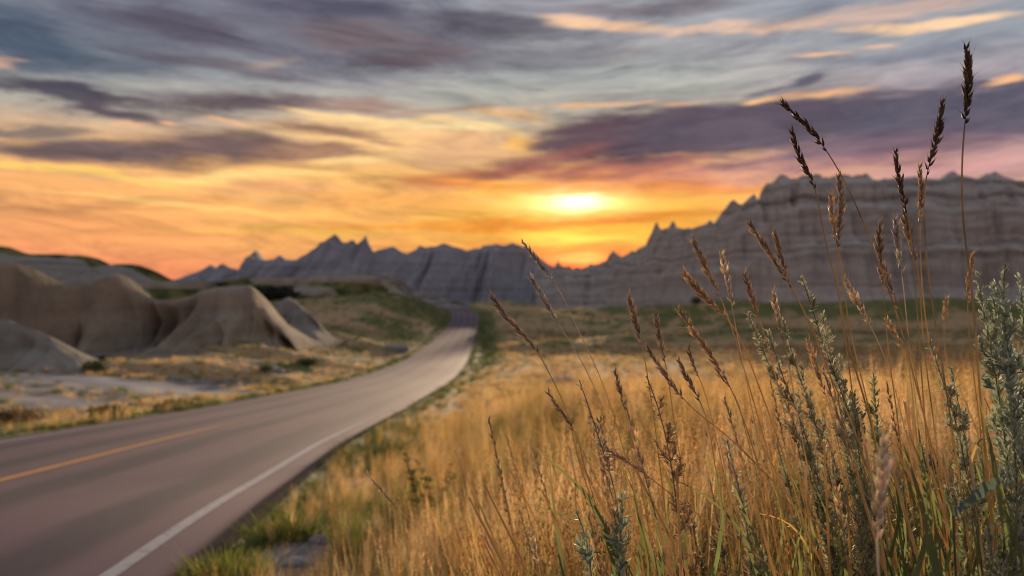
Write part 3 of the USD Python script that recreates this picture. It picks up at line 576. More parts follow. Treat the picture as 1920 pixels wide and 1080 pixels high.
STALKS = [
    ([(1815, 88), (1818, 165), (1811, 238), (1808, 420), (1822, 546), (1837, 750), (1850, 900)], 2, 1.32, 'dark', 'tallest upright stalk with dark slender seed head high against the sky', .0125, .0017, 1),
    ([(1470, 195), (1512, 233), (1553, 285), (1620, 418), (1677, 577), (1712, 703), (1750, 860)], 2, 1.4, 'dark', 'arching stalk whose dark head bends left highest over the cliff', .0105, .0013, 1),
    ([(1486, 246), (1500, 290), (1525, 343), (1542, 420), (1573, 555), (1589, 640), (1620, 750), (1660, 950)], 2, 1.45, 'dark', 'straight stalk with short dark head just under the arching one', .0105, .0014, 0),
    ([(1574, 330), (1577, 395), (1571, 462), (1573, 555), (1589, 672), (1600, 760), (1625, 920)], 2, 1.5, 'brown', 'stalk with long brown head, right one of a crossing pair before the cliff', .0112, .0012, 0),
    ([(1559, 368), (1563, 415), (1571, 458), (1592, 609), (1617, 719), (1650, 880)], 2, 1.52, 'brown', 'stalk with shorter brown head, left one of a crossing pair before the cliff', .0105, .0012, 0),
    ([(1682, 283), (1688, 340), (1702, 402), (1712, 480), (1719, 577), (1727, 703), (1740, 900)], 2, 1.42, 'dark', 'slim stalk with dark head poking just above the cliff top', .0095, .0012, 0),
    ([(1770, 190), (1757, 262), (1738, 335), (1734, 420), (1743, 530), (1762, 662), (1790, 850)], 2, 1.38, 'dark', 'tall stalk whose dark loose head leans right against the purple cloud', .0108, .0013, 1),
    ([(1726, 312), (1729, 365), (1727, 415), (1730, 546), (1746, 659), (1762, 719), (1790, 860)], 2, 1.55, 'amber', 'stalk with glowing orange upright head beside the leaning dark one', .0105, .0014, 0),
    ([(1697, 398), (1706, 445), (1718, 490), (1728, 600), (1745, 760), (1765, 930)], 2, 1.45, 'brown', 'stalk with drooping brown head below the slim dark one', .0115, .0011, 0),
    ([(1650, 420), (1651, 480), (1656, 542), (1664, 647), (1677, 750), (1695, 920)], 2, 1.48, 'brown', 'upright stalk with dense brown head in the middle of the cliff face', .0112, .0011, 0),
    ([(1681, 413), (1685, 465), (1692, 522), (1702, 625), (1718, 780)], 2, 1.6, 'grey', 'stalk with pale greyish head against the cliff face', .0108, .0011, 0),
    ([(1657, 497), (1668, 535), (1687, 580), (1712, 680), (1745, 860)], 2, 1.5, 'brown', 'thin stalk with sparse leaning head crossing behind the dense brown one', .0085, .001, 0),
    ([(1585, 522), (1608, 568), (1637, 622), (1665, 690), (1700, 830)], 2, 1.62, 'pale', 'stalk with straw coloured head leaning left at the foot of the cliff', .0112, .001, 0),
    ([(1663, 598), (1676, 625), (1690, 652), (1712, 760), (1724, 900)], 2, 1.56, 'straw', 'short stalk with little golden head in front of the far green strip', .009, .0011, 0),
    ([(1407, 420), (1440, 470), (1478, 530), (1520, 612), (1548, 688), (1579, 754), (1630, 900)], 2, 1.45, 'brown', 'stalk with long brown head, left branch of the leaning V pair', .0118, .0014, 0),
    ([(1452, 432), (1463, 475), (1480, 526), (1525, 620), (1560, 720), (1605, 880)], 2, 1.47, 'brown', 'stalk with brown head, right branch of the leaning V pair', .0105, .0011, 0),
    ([(1300, 452), (1325, 505), (1354, 566), (1385, 660), (1420, 780), (1465, 960)], 2, 1.75, 'brown', 'softly blurred stalk with thick brown head leaning left below the skyline', .0135, .0014, 0),
    ([(1354, 478), (1364, 525), (1372, 572), (1392, 680), (1425, 850)], 2, 1.66, 'pale', 'upright stalk with pale open head beside the blurred thick one', .012, .001, 0),
    ([(1284, 514), (1325, 560), (1370, 606), (1410, 690), (1460, 830), (1500, 960)], 2, 1.45, 'amber', 'stalk with long reddish brown head slanting left in front of the cliff foot', .0118, .0013, 1),
    ([(1397, 515), (1410, 560), (1426, 606), (1452, 700), (1490, 860)], 2, 1.5, 'amber', 'stalk with narrow reddish head standing between the slanted ones and the sage', .0105, .0011, 0),
    ([(1450, 550), (1459, 595), (1470, 642), (1488, 740), (1515, 890)], 2, 1.5, 'pale', 'stalk with greenish straw head rising among the silver sage shoots', .0105, .0011, 0),
    ([(1180, 557), (1190, 600), (1203, 648), (1213, 700), (1235, 860)], 2, 1.5, 'brown', 'upright brown stalk standing alone before the green hummocks', .0108, .001, 1),
    ([(1231, 596), (1238, 640), (1248, 686), (1262, 780), (1285, 920)], 2, 1.55, 'brown', 'small upright stalk right of the lone brown one', .0098, .001, 0),
    ([(1274, 582), (1312, 638), (1362, 713), (1382, 757), (1420, 870), (1455, 1000)], 2, 1.45, 'amber', 'stalk with long ragged reddish head slanting down to the right over gold grass', .0112, .0012, 0),
    ([(1214, 655), (1248, 705), (1291, 758), (1360, 815), (1440, 893), (1560, 1010)], 2, 1.42, 'brown', 'strongly leaning stalk whose thin stem runs diagonally down to the right', .0105, .0011, 0),
    ([(1272, 675), (1290, 712), (1316, 762), (1338, 860), (1362, 1000)], 2, 1.5, 'brown', 'medium stalk with brown head under the ragged reddish one', .0100, .001, 0),
    ([(1291, 650), (1298, 680), (1312, 712), (1335, 790), (1365, 930)], 2, 1.68, 'brown', 'faint slim stalk with short head behind the medium brown ones', .009, .0009, 0),
    ([(922, 558), (960, 606), (1005, 656), (1030, 700), (1062, 770), (1082, 850), (1110, 940)], 2, 1.5, 'brown', 'leftmost leaning stalk with orange brown head beside the road bend', .0108, .0011, 1),
    ([(995, 520), (1020, 562), (1050, 612), (1080, 660), (1122, 745), (1160, 870)], 2, 1.62, 'grey', 'leaning stalk with grey brown head, lower of the two under the sunset gap', .0095, .0009, 0),
    ([(979, 453), (1010, 492), (1042, 534), (1080, 610), (1122, 700), (1165, 830)], 2, 1.68, 'grey', 'leaning stalk whose greenish head crosses the sunset gap in the skyline', .009, .0009, 0),
    ([(1028, 735), (1052, 772), (1078, 810), (1092, 860), (1112, 930), (1135, 1030)], 2, 1.5, 'brown', 'low leaning stalk with thin brown head at the left of the gold clump', .0085, .001, 1),
    ([(1153, 695), (1162, 732), (1172, 772), (1186, 830), (1205, 930)], 2, 1.5, 'brown', 'short upright stalk with narrow brown head right of the sage spire', .0088, .001, 0),
    ([(1139, 843), (1180, 868), (1222, 898), (1290, 950), (1380, 1012), (1460, 1075)], 2, 1.38, 'amber', 'bowed stalk with nearly level amber head over the green blades', .0095, .0010, 0),
    ([(1657, 826), (1652, 910), (1642, 1000), (1645, 1085)], 2, .92, 'blond', 'out of focus pale straw head close to the lens', .0125, .0015, 0),
    ([(1825, 478), (1818, 520), (1814, 580), (1822, 680), (1842, 860)], 2, 1.45, 'amber', 'stalk with narrow orange head hugging the tallest stem', .0088, .001, 0),
    ([(1340, 690), (1350, 706), (1366, 724), (1395, 800), (1430, 930)], 2, 1.55, 'brown', 'tiny dark headed stalk deep in the gold clump', .0085, .0009, 0),
    ([(690, 888), (715, 918), (745, 950), (800, 1003), (852, 1062)], 2, 1.9, 'straw', 'thin pale stalk leaning left alone over the blurred roadside grass', .008, .0008, 0),
    ([(998, 1000), (1002, 1030), (1010, 1060), (1016, 1100)], 2, 1.75, 'pale', 'small pale head rising from the bottom edge left of the green blades', .010, .001, 0),
    ([(1775, 560), (1772, 585), (1770, 612), (1775, 700), (1785, 850)], 2, 2.3, 'straw', 'blurred golden head before the green strip, beside the sage bush', .012, .0011, 0),
    ([(1516, 640), (1530, 690), (1548, 742), (1570, 830), (1600, 960)], 2, 1.55, 'straw', 'golden headed stalk crossing the silver sage stems', .0095, .0011, 0),
    ([(1128, 800), (1134, 840), (1143, 878), (1152, 960), (1160, 1060)], 2, 2.1, 'amber', 'blurred amber stalk behind the left sage spire', .010, .0010, 0),
]


def green_blade(pts, w, d, label, tip=(.26, .24, .07), base=(.075, .15, .062)):
    W = np.array([px(u, v, d) for u, v in pts])[::-1]           # base first
    g = ground_z(W[0][0], d); dirn = W[0] - W[1]
    if W[0][2] - g > .03:
        k = (W[0][2] - g) / max(.03, -dirn[2]); W = np.vstack([W[0] + dirn * np.array([min(k, 3) * .5, 0, 0]) - [0, 0, W[0][2] - g], W])
    root = W[0].copy(); path = thing('green_grass_plant', root, label, 'grass plant', 'broad green grass blades in the foreground')
    M = Mesh(); blade(M, spline(W, 30) - root, w * 1.7, base, tip, .22, 4.); M.put('leaf', 'green_blade', path)


BLADES = [
    ([(1834, 745), (1858, 860), (1885, 1000), (1900, 1090)], .014, 1.3, 'widest dark green blade beside the sage bush at right'),
    ([(1688, 820), (1707, 880), (1735, 990), (1755, 1090)], .012, 1.25, 'wide green blade with yellow tip right of the pale blurred head'),
    ([(1741, 875), (1748, 950), (1758, 1090)], .010, 1.3, 'upright green blade right of the wide yellow tipped one'),
    ([(1710, 715), (1722, 820), (1731, 935), (1738, 1080)], .005, 1.35, 'long narrow dark green blade among the gold stems'),
    ([(1669, 850), (1680, 960), (1695, 1090)], .005, 1.4, 'narrow green blade just right of the pale blurred head'),
    ([(1650, 1000), (1662, 1040), (1680, 1090)], .012, 1.15, 'short wide green blade under the pale blurred head'),
    ([(1558, 912), (1572, 985), (1586, 1085)], .011, 1.4, 'green blade rising in the middle of the gold stems'),
    ([(1363, 878), (1390, 950), (1415, 1010), (1440, 1085)], .009, 1.4, 'blue green blade leaning left under the grey sage shoot'),
    ([(1255, 895), (1248, 990), (1238, 1090)], .008, 1.4, 'upright green blade tapering to a fine tip left of the gold stems'),
    ([(1180, 925), (1208, 1000), (1240, 1085)], .010, 1.38, 'blue green blade leaning left beside the upright tapering one'),
    ([(990, 827), (1040, 870), (1090, 915), (1120, 960), (1142, 1020), (1160, 1095)], .0095, 1.4, 'long blade with orange tip arching far to the left'),
    ([(967, 938), (1015, 950), (1067, 967), (1130, 1010), (1180, 1090)], .005, 1.45, 'thin orange blade lying nearly level at the left of the clump'),
    ([(1058, 1050), (1075, 1037), (1110, 1034), (1157, 1036), (1190, 1085)], .006, 1.4, 'bent green blade that curls over to the left near the bottom edge'),
    ([(1028, 830), (1040, 960), (1048, 1020), (1056, 1095)], .007, 1.9, 'soft edged blade turning from orange to green left of the sage spire'),
    ([(1235, 902), (1280, 905), (1330, 935), (1380, 985), (1420, 1080)], .006, 1.42, 'dark blade arching right below the bowed amber head'),
    ([(1733, 1035), (1716, 1055), (1700, 1090)], .006, 1.2, 'grey green curved blade at the bottom edge'),
    ([(1906, 900), (1902, 960), (1893, 1080)], .011, 1.25, 'dark green blade in front of the sage bush at the right border'),
    ([(1815, 940), (1822, 1000), (1836, 1090)], .009, 1.3, 'green blade left of the lobed leaf'),
]


def sage_leaves(M, O, A, S, L, tints, r):
    """Narrow silvery leaves with a three toothed tip, curled along their length: origins, axes, sides, lengths, tints."""
    n = len(O); A = A / np.linalg.norm(A, axis=1, keepdims=True); S = S - A * (S * A).sum(1, keepdims=True); S /= np.linalg.norm(S, axis=1, keepdims=True) + 1e-9; U = np.cross(S, A)
    s = np.array([0, .3, .62, .8, 1.]); w = np.array([.05, .13, .19, .21, .1])[None, :, None] * L[:, None, None]; c = r.uniform(-.15, .4, n)
    mid = O[:, None] + A[:, None] * (s[None] * L[:, None])[..., None] + U[:, None] * (c[:, None] * L[:, None] * s[None] ** 2)[..., None]
    e = S[:, None] * w + U[:, None] * w * .5
    V = np.stack([mid + e, mid, mid - S[:, None] * w + U[:, None] * w * .5], 2); V[:, -1, 1] += A * L[:, None] * .12
    F_ = (grid_faces(5, 3)[None] + 15 * np.arange(n)[:, None, None]).reshape(-1, 4)
    M.add(V.reshape(-1, 3), F_, (tints[:, None] * np.linspace(.8, 1.15, 15)[None, :, None]).reshape(-1, 3))


def sage(stems, d, label, L=.013, dens=330, name='sagebrush', tint=(.38, .42, .33), shoots=.5, cat='sagebrush', top=.85, warm=0.):
    r = np.random.default_rng(int(stems[0][0][0] * 3 + stems[0][0][1]))
    Ws = [to_root(p, d + k * .05) for k, p in enumerate(stems)]; root = Ws[0][-1].copy()
    path = thing(name, root, label, cat, 'silvery sage plants in the foreground'); Fo = Mesh()
    tint = np.array(tint)

    def clothe(C, L0, q0, n):
        T, N, B = frames(C); q = r.random(n) * q0; f = q * (len(C) - 1); at = lambda X: np.stack([np.interp(f, np.arange(len(C)), X[:, i]) for i in range(3)], 1)
        th = r.uniform(0, 6.283, n)[:, None]; rad = np.cos(th) * at(N) + np.sin(th) * at(B)
        ax = -at(T) * r.uniform(.6, 1.7, (n, 1)) + rad * r.uniform(.25, 1., (n, 1)) + r.normal(0, .2, (n, 3))
        h = r.random((n, 1)); tt = tint * [1.06, 1., .86] * r.uniform(.65, 1.4, (n, 1)) * np.hstack([1 + warm * h, 1 + warm * .3 * h, r.uniform(.85, 1.1, (n, 1))])
        sage_leaves(Fo, at(C) + rad * .001, ax, np.cross(ax, rad + r.normal(0, .3, (n, 3))), L0 * r.uniform(.6, 1.35, n) * (.55 + .5 * np.minimum(1, q * 6 + .15)), np.clip(tt, 0, .85), r)
    for W in Ws:
        C = spline(W, 40) - root; ln = np.linalg.norm(np.diff(C, axis=0), axis=1).sum(); s = np.linspace(0, 1, 40)
        M = Mesh(); tube(M, C, .0009 + .0016 * s, np.array([(.24, .23, .17)]) * (1 - s[:, None]) + np.array([(.17, .12, .075)]) * s[:, None], 6); M.put('stem', 'sage', path)
        clothe(C, L, top, int(ln * top * dens * 1.5))
        for i in range(int(ln * shoots * 26)):
            q = r.uniform(.06, top); j = int(q * 39); T, N, B = frames(C); th = r.uniform(0, 6.283)
            rad = np.cos(th) * N[j] + np.sin(th) * B[j]; sl = (.02 + .055 * min(1, q * 2)) * r.uniform(.6, 1.2)
            S = spline([C[j] + (-T[j] * .9 + rad * .45) * sl, C[j] + (-T[j] * .4 + rad * .35) * sl, C[j]], 12)
            tube(Fo, S, np.linspace(.0005, .0009, 12), tint * .8, 4); clothe(S, L * .85, .95, int(sl * 900))
    stage.GetPrimAtPath(str(Fo.put('foliage', 'sage', path).GetPath())).SetCustomDataByKey('kind', 'stuff')


def fill_blades():
    r = np.random.default_rng(41); grp = 'slim green blades among the gold stems'
    for i in range(60):
        d = r.uniform(1.2, 1.75); u = r.uniform(1150, 1915) if i % 3 else r.uniform(1600, 1915); top = r.uniform(800, 985); ln = r.uniform(-60, 35)
        pts = [(u, top), (u + .45 * (1090 - top) * .4 - ln * .3, (top + 1090) / 2), (u - ln + .3 * (1090 - top) * .4, 1090)]
        W = np.array([px(a, b, d) for a, b in pts])[::-1]; W = np.vstack([W[0] - [0, 0, W[0][2] - ground_z(W[0][0], d)], W]); root = W[0].copy()
        path = thing('green_grass_plant', root, 'slim green grass blade standing among the gold stems and sage', 'grass plant', grp)
        M = Mesh(); k = r.uniform(.7, 1.25); blade(M, spline(W, 16) - root, r.uniform(.007, .014), np.array((.085, .165, .062)) * k, np.array((.24, .24, .07)) * k, .22, 4.); M.put('leaf', 'green_blade', path)


def build_sage():
    fill_blades()
    sage([[(1886, 495), (1880, 560), (1893, 680), (1900, 820), (1905, 960)], [(1912, 520), (1920, 620), (1925, 800)], [(1862, 560), (1880, 660), (1895, 800)], [(1925, 560), (1935, 700), (1940, 900)],
          [(1848, 660), (1870, 760), (1890, 880)], [(1905, 700), (1908, 800), (1905, 950)], [(1860, 770), (1876, 850), (1895, 960)]], 1.42, 'dense silver blue sagebrush filling the right border', dens=420, shoots=1.1, tint=(0.370, 0.452, 0.380))
    sage([[(1834, 512), (1840, 560), (1850, 620), (1868, 720), (1885, 850)]], 1.46, 'slender sage shoot just left of the dense sagebrush', dens=420, shoots=.7, tint=(0.390, 0.452, 0.372))
    sage([[(1503, 520), (1520, 570), (1545, 650), (1585, 760), (1610, 900)], [(1542, 590), (1560, 680), (1590, 780), (1620, 920)]], 1.55, 'tall silver sage with two leaning spires in the middle of the stalks', L=.0115, dens=420, tint=(0.429, 0.452, 0.354), shoots=.8)
    sage([[(1468, 600), (1490, 680), (1520, 770), (1555, 900)], [(1440, 620), (1465, 700), (1500, 790), (1540, 930)], [(1400, 585), (1440, 680), (1490, 800), (1530, 950)]], 1.65, 'bushy pale sage left of the two spired one', L=.0115, dens=400, tint=(0.439, 0.442, 0.328), shoots=.9)
    sage([[(1637, 700), (1640, 760), (1648, 850), (1655, 960)]], 1.6, 'small green sage tip standing in the gold grass', L=.0135, dens=300, tint=(0.293, 0.365, 0.230), shoots=.3)
    sage([[(1600, 745), (1606, 830), (1625, 940)], [(1570, 740), (1585, 840), (1610, 960)]], 1.5, 'dark leaved sage at the foot of the two spired one', L=.0125, dens=380, tint=(0.312, 0.356, 0.247), shoots=.8)
    sage([[(1742, 640), (1762, 700), (1790, 790), (1812, 900)], [(1782, 690), (1796, 760), (1815, 870)]], 1.5, 'sage with bent grey spire left of the tallest stem', L=.0125, dens=330, tint=(0.390, 0.424, 0.335), shoots=.7)
    sage([[(1725, 830), (1740, 900), (1760, 1000)], [(1790, 800), (1796, 890), (1806, 1000)], [(1835, 800), (1842, 880), (1850, 980)]], 1.55, 'low mixed sage behind the broad green blades', L=.013, dens=380, tint=(0.332, 0.376, 0.265), shoots=1.)
    sage([[(1086, 712), (1106, 770), (1132, 850), (1150, 910), (1160, 980), (1175, 1080)]], 1.42, 'sage spire with brown flower buds at the left of the clump', L=.012, dens=210, tint=(0.390, 0.376, 0.265), shoots=.55, top=.55, warm=.5)
    sage([[(1212, 705), (1232, 760), (1250, 830), (1262, 900), (1275, 1010)]], 1.5, 'brownish sage spire in front of the gold grass', L=.0115, dens=230, tint=(0.370, 0.317, 0.195), shoots=.6, top=.5, warm=.5)
    sage([[(1080, 958), (1096, 1000), (1106, 1060), (1112, 1110)]], 1.4, 'small silver sage sprig near the bottom edge at left', L=.017, dens=260, tint=(0.410, 0.481, 0.363), shoots=.25)
    sage([[(1165, 925), (1166, 960), (1162, 1020), (1165, 1090)]], 1.4, 'tuft of silver sage leaves against the spire stem', L=.016, dens=420, tint=(0.448, 0.520, 0.389), shoots=.2, top=.4)
    sage([[(1362, 825), (1375, 880), (1392, 950), (1405, 1050)]], 1.5, 'faded grey sage shoot behind the blue green blade', L=.013, dens=330, tint=(0.458, 0.452, 0.335), shoots=.5)
    sage([[(1500, 800), (1520, 880), (1545, 980)], [(1455, 830), (1480, 920), (1510, 1020)]], 1.7, 'dull sage deep between the gold stems', L=.013, dens=330, tint=(0.312, 0.328, 0.212), shoots=.9)
    sage([[(1905, 985), (1890, 1030), (1875, 1090)], [(1850, 985), (1856, 1040), (1860, 1100)]], 1.25, 'low grey sage at the bottom right corner', L=.014, dens=340, tint=(0.332, 0.346, 0.247), shoots=.9)
    sage([[(1600, 960), (1615, 1020), (1630, 1100)], [(1510, 990), (1530, 1040), (1545, 1100)], [(1400, 1000), (1415, 1050), (1425, 1100)]], 1.45, 'low dull sage along the bottom edge under the gold stems', L=.013, dens=340, tint=(0.293, 0.289, 0.177), shoots=.9)
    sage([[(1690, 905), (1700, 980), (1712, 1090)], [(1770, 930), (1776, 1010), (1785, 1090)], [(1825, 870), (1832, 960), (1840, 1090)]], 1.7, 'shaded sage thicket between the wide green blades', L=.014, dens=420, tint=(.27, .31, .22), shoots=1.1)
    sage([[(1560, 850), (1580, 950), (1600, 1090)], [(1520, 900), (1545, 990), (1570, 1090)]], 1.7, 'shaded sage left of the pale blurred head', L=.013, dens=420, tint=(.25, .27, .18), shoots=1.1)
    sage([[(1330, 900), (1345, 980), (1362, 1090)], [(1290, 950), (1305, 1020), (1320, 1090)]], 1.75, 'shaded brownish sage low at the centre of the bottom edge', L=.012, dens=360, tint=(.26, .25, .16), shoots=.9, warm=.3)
    # one lobed leaf on its own stalk
    W = np.array([px(u, v, 1.22) for u, v in ((1784, 965), (1815, 940), (1850, 915), (1882, 893))]); root = W[0] - [0.02, 0, W[0][2] - ground_z(W[0][0], 1.22)]
    path = thing('lobed_leaf_plant', root, 'single broad lobed leaf pointing right in front of the sagebrush', 'plant')
    M = Mesh(); C = spline(W, 26) - root; tube(M, spline(np.array([root - root, [.012, 0, .1], C[0]]), 12), .0017, (.12, .14, .06), 5); M.put('stem', 'green_blade', path)
    M = Mesh(); s = np.linspace(0, 1, 26); T, N, B = frames(C); w = .013 * np.sin(np.pi * np.clip(.08 + s * .92, 0, 1)) ** .6 * (.72 + .28 * np.sign(np.sin(s * 34)) * (s < .9))
    up = np.array([0, .35, .94]); V = np.stack([C + up * w[:, None], C + [0, -.002, 0], C - up * w[:, None] * .55], 1)
    M.add(V.reshape(-1, 3), grid_faces(26, 3), (.12, .17, .12)); M.put('leaf', 'green_blade', path)


def fill_stalks():
    """Thin gold stalks, alike, standing through the thick dry grass at right."""
    protos = []; grp = 'thin gold stalks standing in the thick grass'
    r = np.random.default_rng(99); n = 130
    for i in range(n):
        d = 1.35 + 1.5 * r.random() ** 1.5; u = 1090 + 850 * r.random() ** .8
        if r.random() < .12: u = r.uniform(960, 1100); d = r.uniform(1.7, 2.8)
        top = r.uniform(690, 900) if u > 1250 else r.uniform(780, 980)
        q = px(u, top, d); x, y = q[0] + .1, d; g = ground_z(x, y); h = q[2] - g
        if i < 8:
            style = ['amber', 'straw', 'straw', 'amber', 'straw', 'pale', 'amber', 'straw'][i]
            path = thing('gold_stalk', (x, y, g), '', '', grp)
            lean = r.uniform(-.35, -.02); C = spline([(lean, r.uniform(-.08, .08), 1.), (lean * .45, 0, .6), (0, 0, 0)], 36) * .62
            cut = 6 if i % 4 == 0 else 2
            s = np.linspace(0, 1, 36 - cut); cols = np.stack([np.interp(s, [0, .35, 1], np.array(STEM[style])[:, c]) for c in range(3)], 1)
            M = Mesh(); tube(M, C[cut:], (.0011 + .0012 * s) * (1.35 if i % 3 == 1 else 1.), cols, 5); M.put('stem', 'stalk_skin', path)
            if cut > 4: M = Mesh(); seed_head(M, spline(C[:cut + 1], 30), .0062, COL[style], r, .007, .3); M.put('seed_head', 'seed', path)
            M = Mesh(); o = C[24]; a = r.uniform(0, 6.28)
            blade(M, spline([o, o + [.04 * math.cos(a), .04 * math.sin(a), .07], o + [.1 * math.cos(a), .1 * math.sin(a), .06]], 9), .004, (.34, .22, .06), (.46, .27, .08)); M.put('leaf', 'dry_blade', path)
            X = UsdGeom.Xform(stage.GetPrimAtPath(path)); protos.append(path)
        else:
            path = thing('gold_stalk', (x, y, g), '', '', grp); X = UsdGeom.Xform(stage.GetPrimAtPath(path))
            p = stage.GetPrimAtPath(path); p.GetReferences().AddInternalReference(protos[i % 8]); p.SetInstanceable(True)
        X.AddRotateZOp().Set(float(r.uniform(-35, 35))); X.AddScaleOp().Set(Gf.Vec3f(*([float(h / .62)] * 3)))
        headed = (i % 8) % 4 == 0
        tag(X.GetPrim(), 'thin gold grass stem with small seed head in the thick dry grass' if headed else 'bare thin gold grass stem without seed head in the thick dry grass', 'grass stalk', grp if headed else 'bare gold stems standing in the thick grass')


# ---------------------------------------------------------------- grass that nobody could count
def tuft(kind, seed):
    r = np.random.default_rng(seed); M = Mesh()
    if kind == 'dry':
        for i in range(34):
            a, h = r.uniform(0, 6.28), r.uniform(.22, .56); o = np.array([r.normal(0, .035), r.normal(0, .035), 0]); b = r.uniform(.05, .32) * h
            e = o + [b * math.cos(a) - .05 * h, b * math.sin(a), h]; c = np.array([(.61, .395, .145), (.54, .315, .105), (.71, .52, .27), (.34, .28, .10)][r.choice(4, p=[[.4, .3, .2, .1], [.5, .3, .1, .1], [.2, .1, .65, .05], [.2, .6, .1, .1], [.12, .2, .03, .65]][seed % 5])]) * r.uniform(.75, 1.2)
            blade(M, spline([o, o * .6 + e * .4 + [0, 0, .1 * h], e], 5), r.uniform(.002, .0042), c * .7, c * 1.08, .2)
            if i % 2 == 0:                                            # a loose feathery head
                for _ in range(9):
                    q = r.random(); s = e + [r.normal(0, .006), r.normal(0, .006), -.11 * q]
                    spindle(M, s, np.array([r.normal(0, .4), r.normal(0, .4), 1]), .010, .0017, c * r.uniform(.8, 1.2), 3)
    elif kind == 'green':
        for i in range(36):
            a, h = r.uniform(0, 6.28), r.uniform(.12, .34); o = np.array([r.normal(0, .045), r.normal(0, .045), 0]); b = r.uniform(.15, .6) * h
            e = o + [b * math.cos(a), b * math.sin(a), h]; c = np.array([(.115, .19, .035), (.19, .20, .045), (.27, .22, .07)][r.choice(3, p=[.5, .35, .15])]) * r.uniform(.7, 1.25)
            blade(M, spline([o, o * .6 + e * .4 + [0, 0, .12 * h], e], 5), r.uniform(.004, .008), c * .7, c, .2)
    elif kind == 'weed':
        for i in range(7):
            a = r.uniform(0, 6.28); h = r.uniform(.2, .5); e = np.array([.3 * h * math.cos(a), .3 * h * math.sin(a), h]); C = spline([(0, 0, 0), e * [.3, .3, .5], e], 8)
            tube(M, C, .0018, (.14, .11, .05), 4)
            for _ in range(26):
                j = r.integers(2, 8); v = r.normal(0, 1, 3); v[2] = abs(v[2]); v /= np.linalg.norm(v)
                blade(M, np.stack([C[j], C[j] + v * .02, C[j] + v * .04]), .011, np.array((.075, .10, .025)) * r.uniform(.7, 1.4), np.array((.11, .12, .035)), .1)
    else:                                                             # clump: coarse far grass
        for i in range(26):
            a, h = r.uniform(0, 6.28), r.uniform(.2, .5); o = np.array([r.normal(0, .16), r.normal(0, .16), 0]); b = r.uniform(.05, .35) * h
            e = o + [b * math.cos(a), b * math.sin(a), h]; c = np.array([(.54, .36, .15), (.44, .28, .11), (.60, .45, .23)][r.choice(3)]) * r.uniform(.8, 1.15)
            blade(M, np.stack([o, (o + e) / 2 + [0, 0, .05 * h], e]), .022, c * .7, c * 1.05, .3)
    return M


def scatter(name, label, protos, P, idx, scale, mat, rng, tall=1., cat='grass'):
    path = f'/World/{name}'; pi = UsdGeom.PointInstancer.Define(stage, path); rel = pi.CreatePrototypesRel()
    for k, M in enumerate(protos):
        p = M.put('tuft', mat, path + '/shapes') if False else obj('tuft', M.get()[0], mat, path, True, tint=M.get()[1]); rel.AddTarget(p.GetPath())
    a = rng.uniform(0, 2 * np.pi, len(P)); tilt = rng.normal(0, .08, len(P))
    Q = Vt.QuathArray([Gf.Quath(float(math.cos(t / 2)), float(0), float(0), float(math.sin(t / 2))) for t in a])
    pi.CreatePositionsAttr(Vt.Vec3fArray.FromNumpy(P.astype(np.float32))); pi.CreateOrientationsAttr(Q)
    s = np.asarray(scale)[:, None] * np.stack([np.ones(len(P)), np.ones(len(P)), rng.uniform(.75, 1.2, len(P)) * tall], 1)
    pi.CreateScalesAttr(Vt.Vec3fArray.FromNumpy(s.astype(np.float32))); pi.CreateProtoIndicesAttr(Vt.IntArray.FromNumpy(idx.astype(np.int32)))
    tag(pi.GetPrim(), label, cat, kind='stuff')


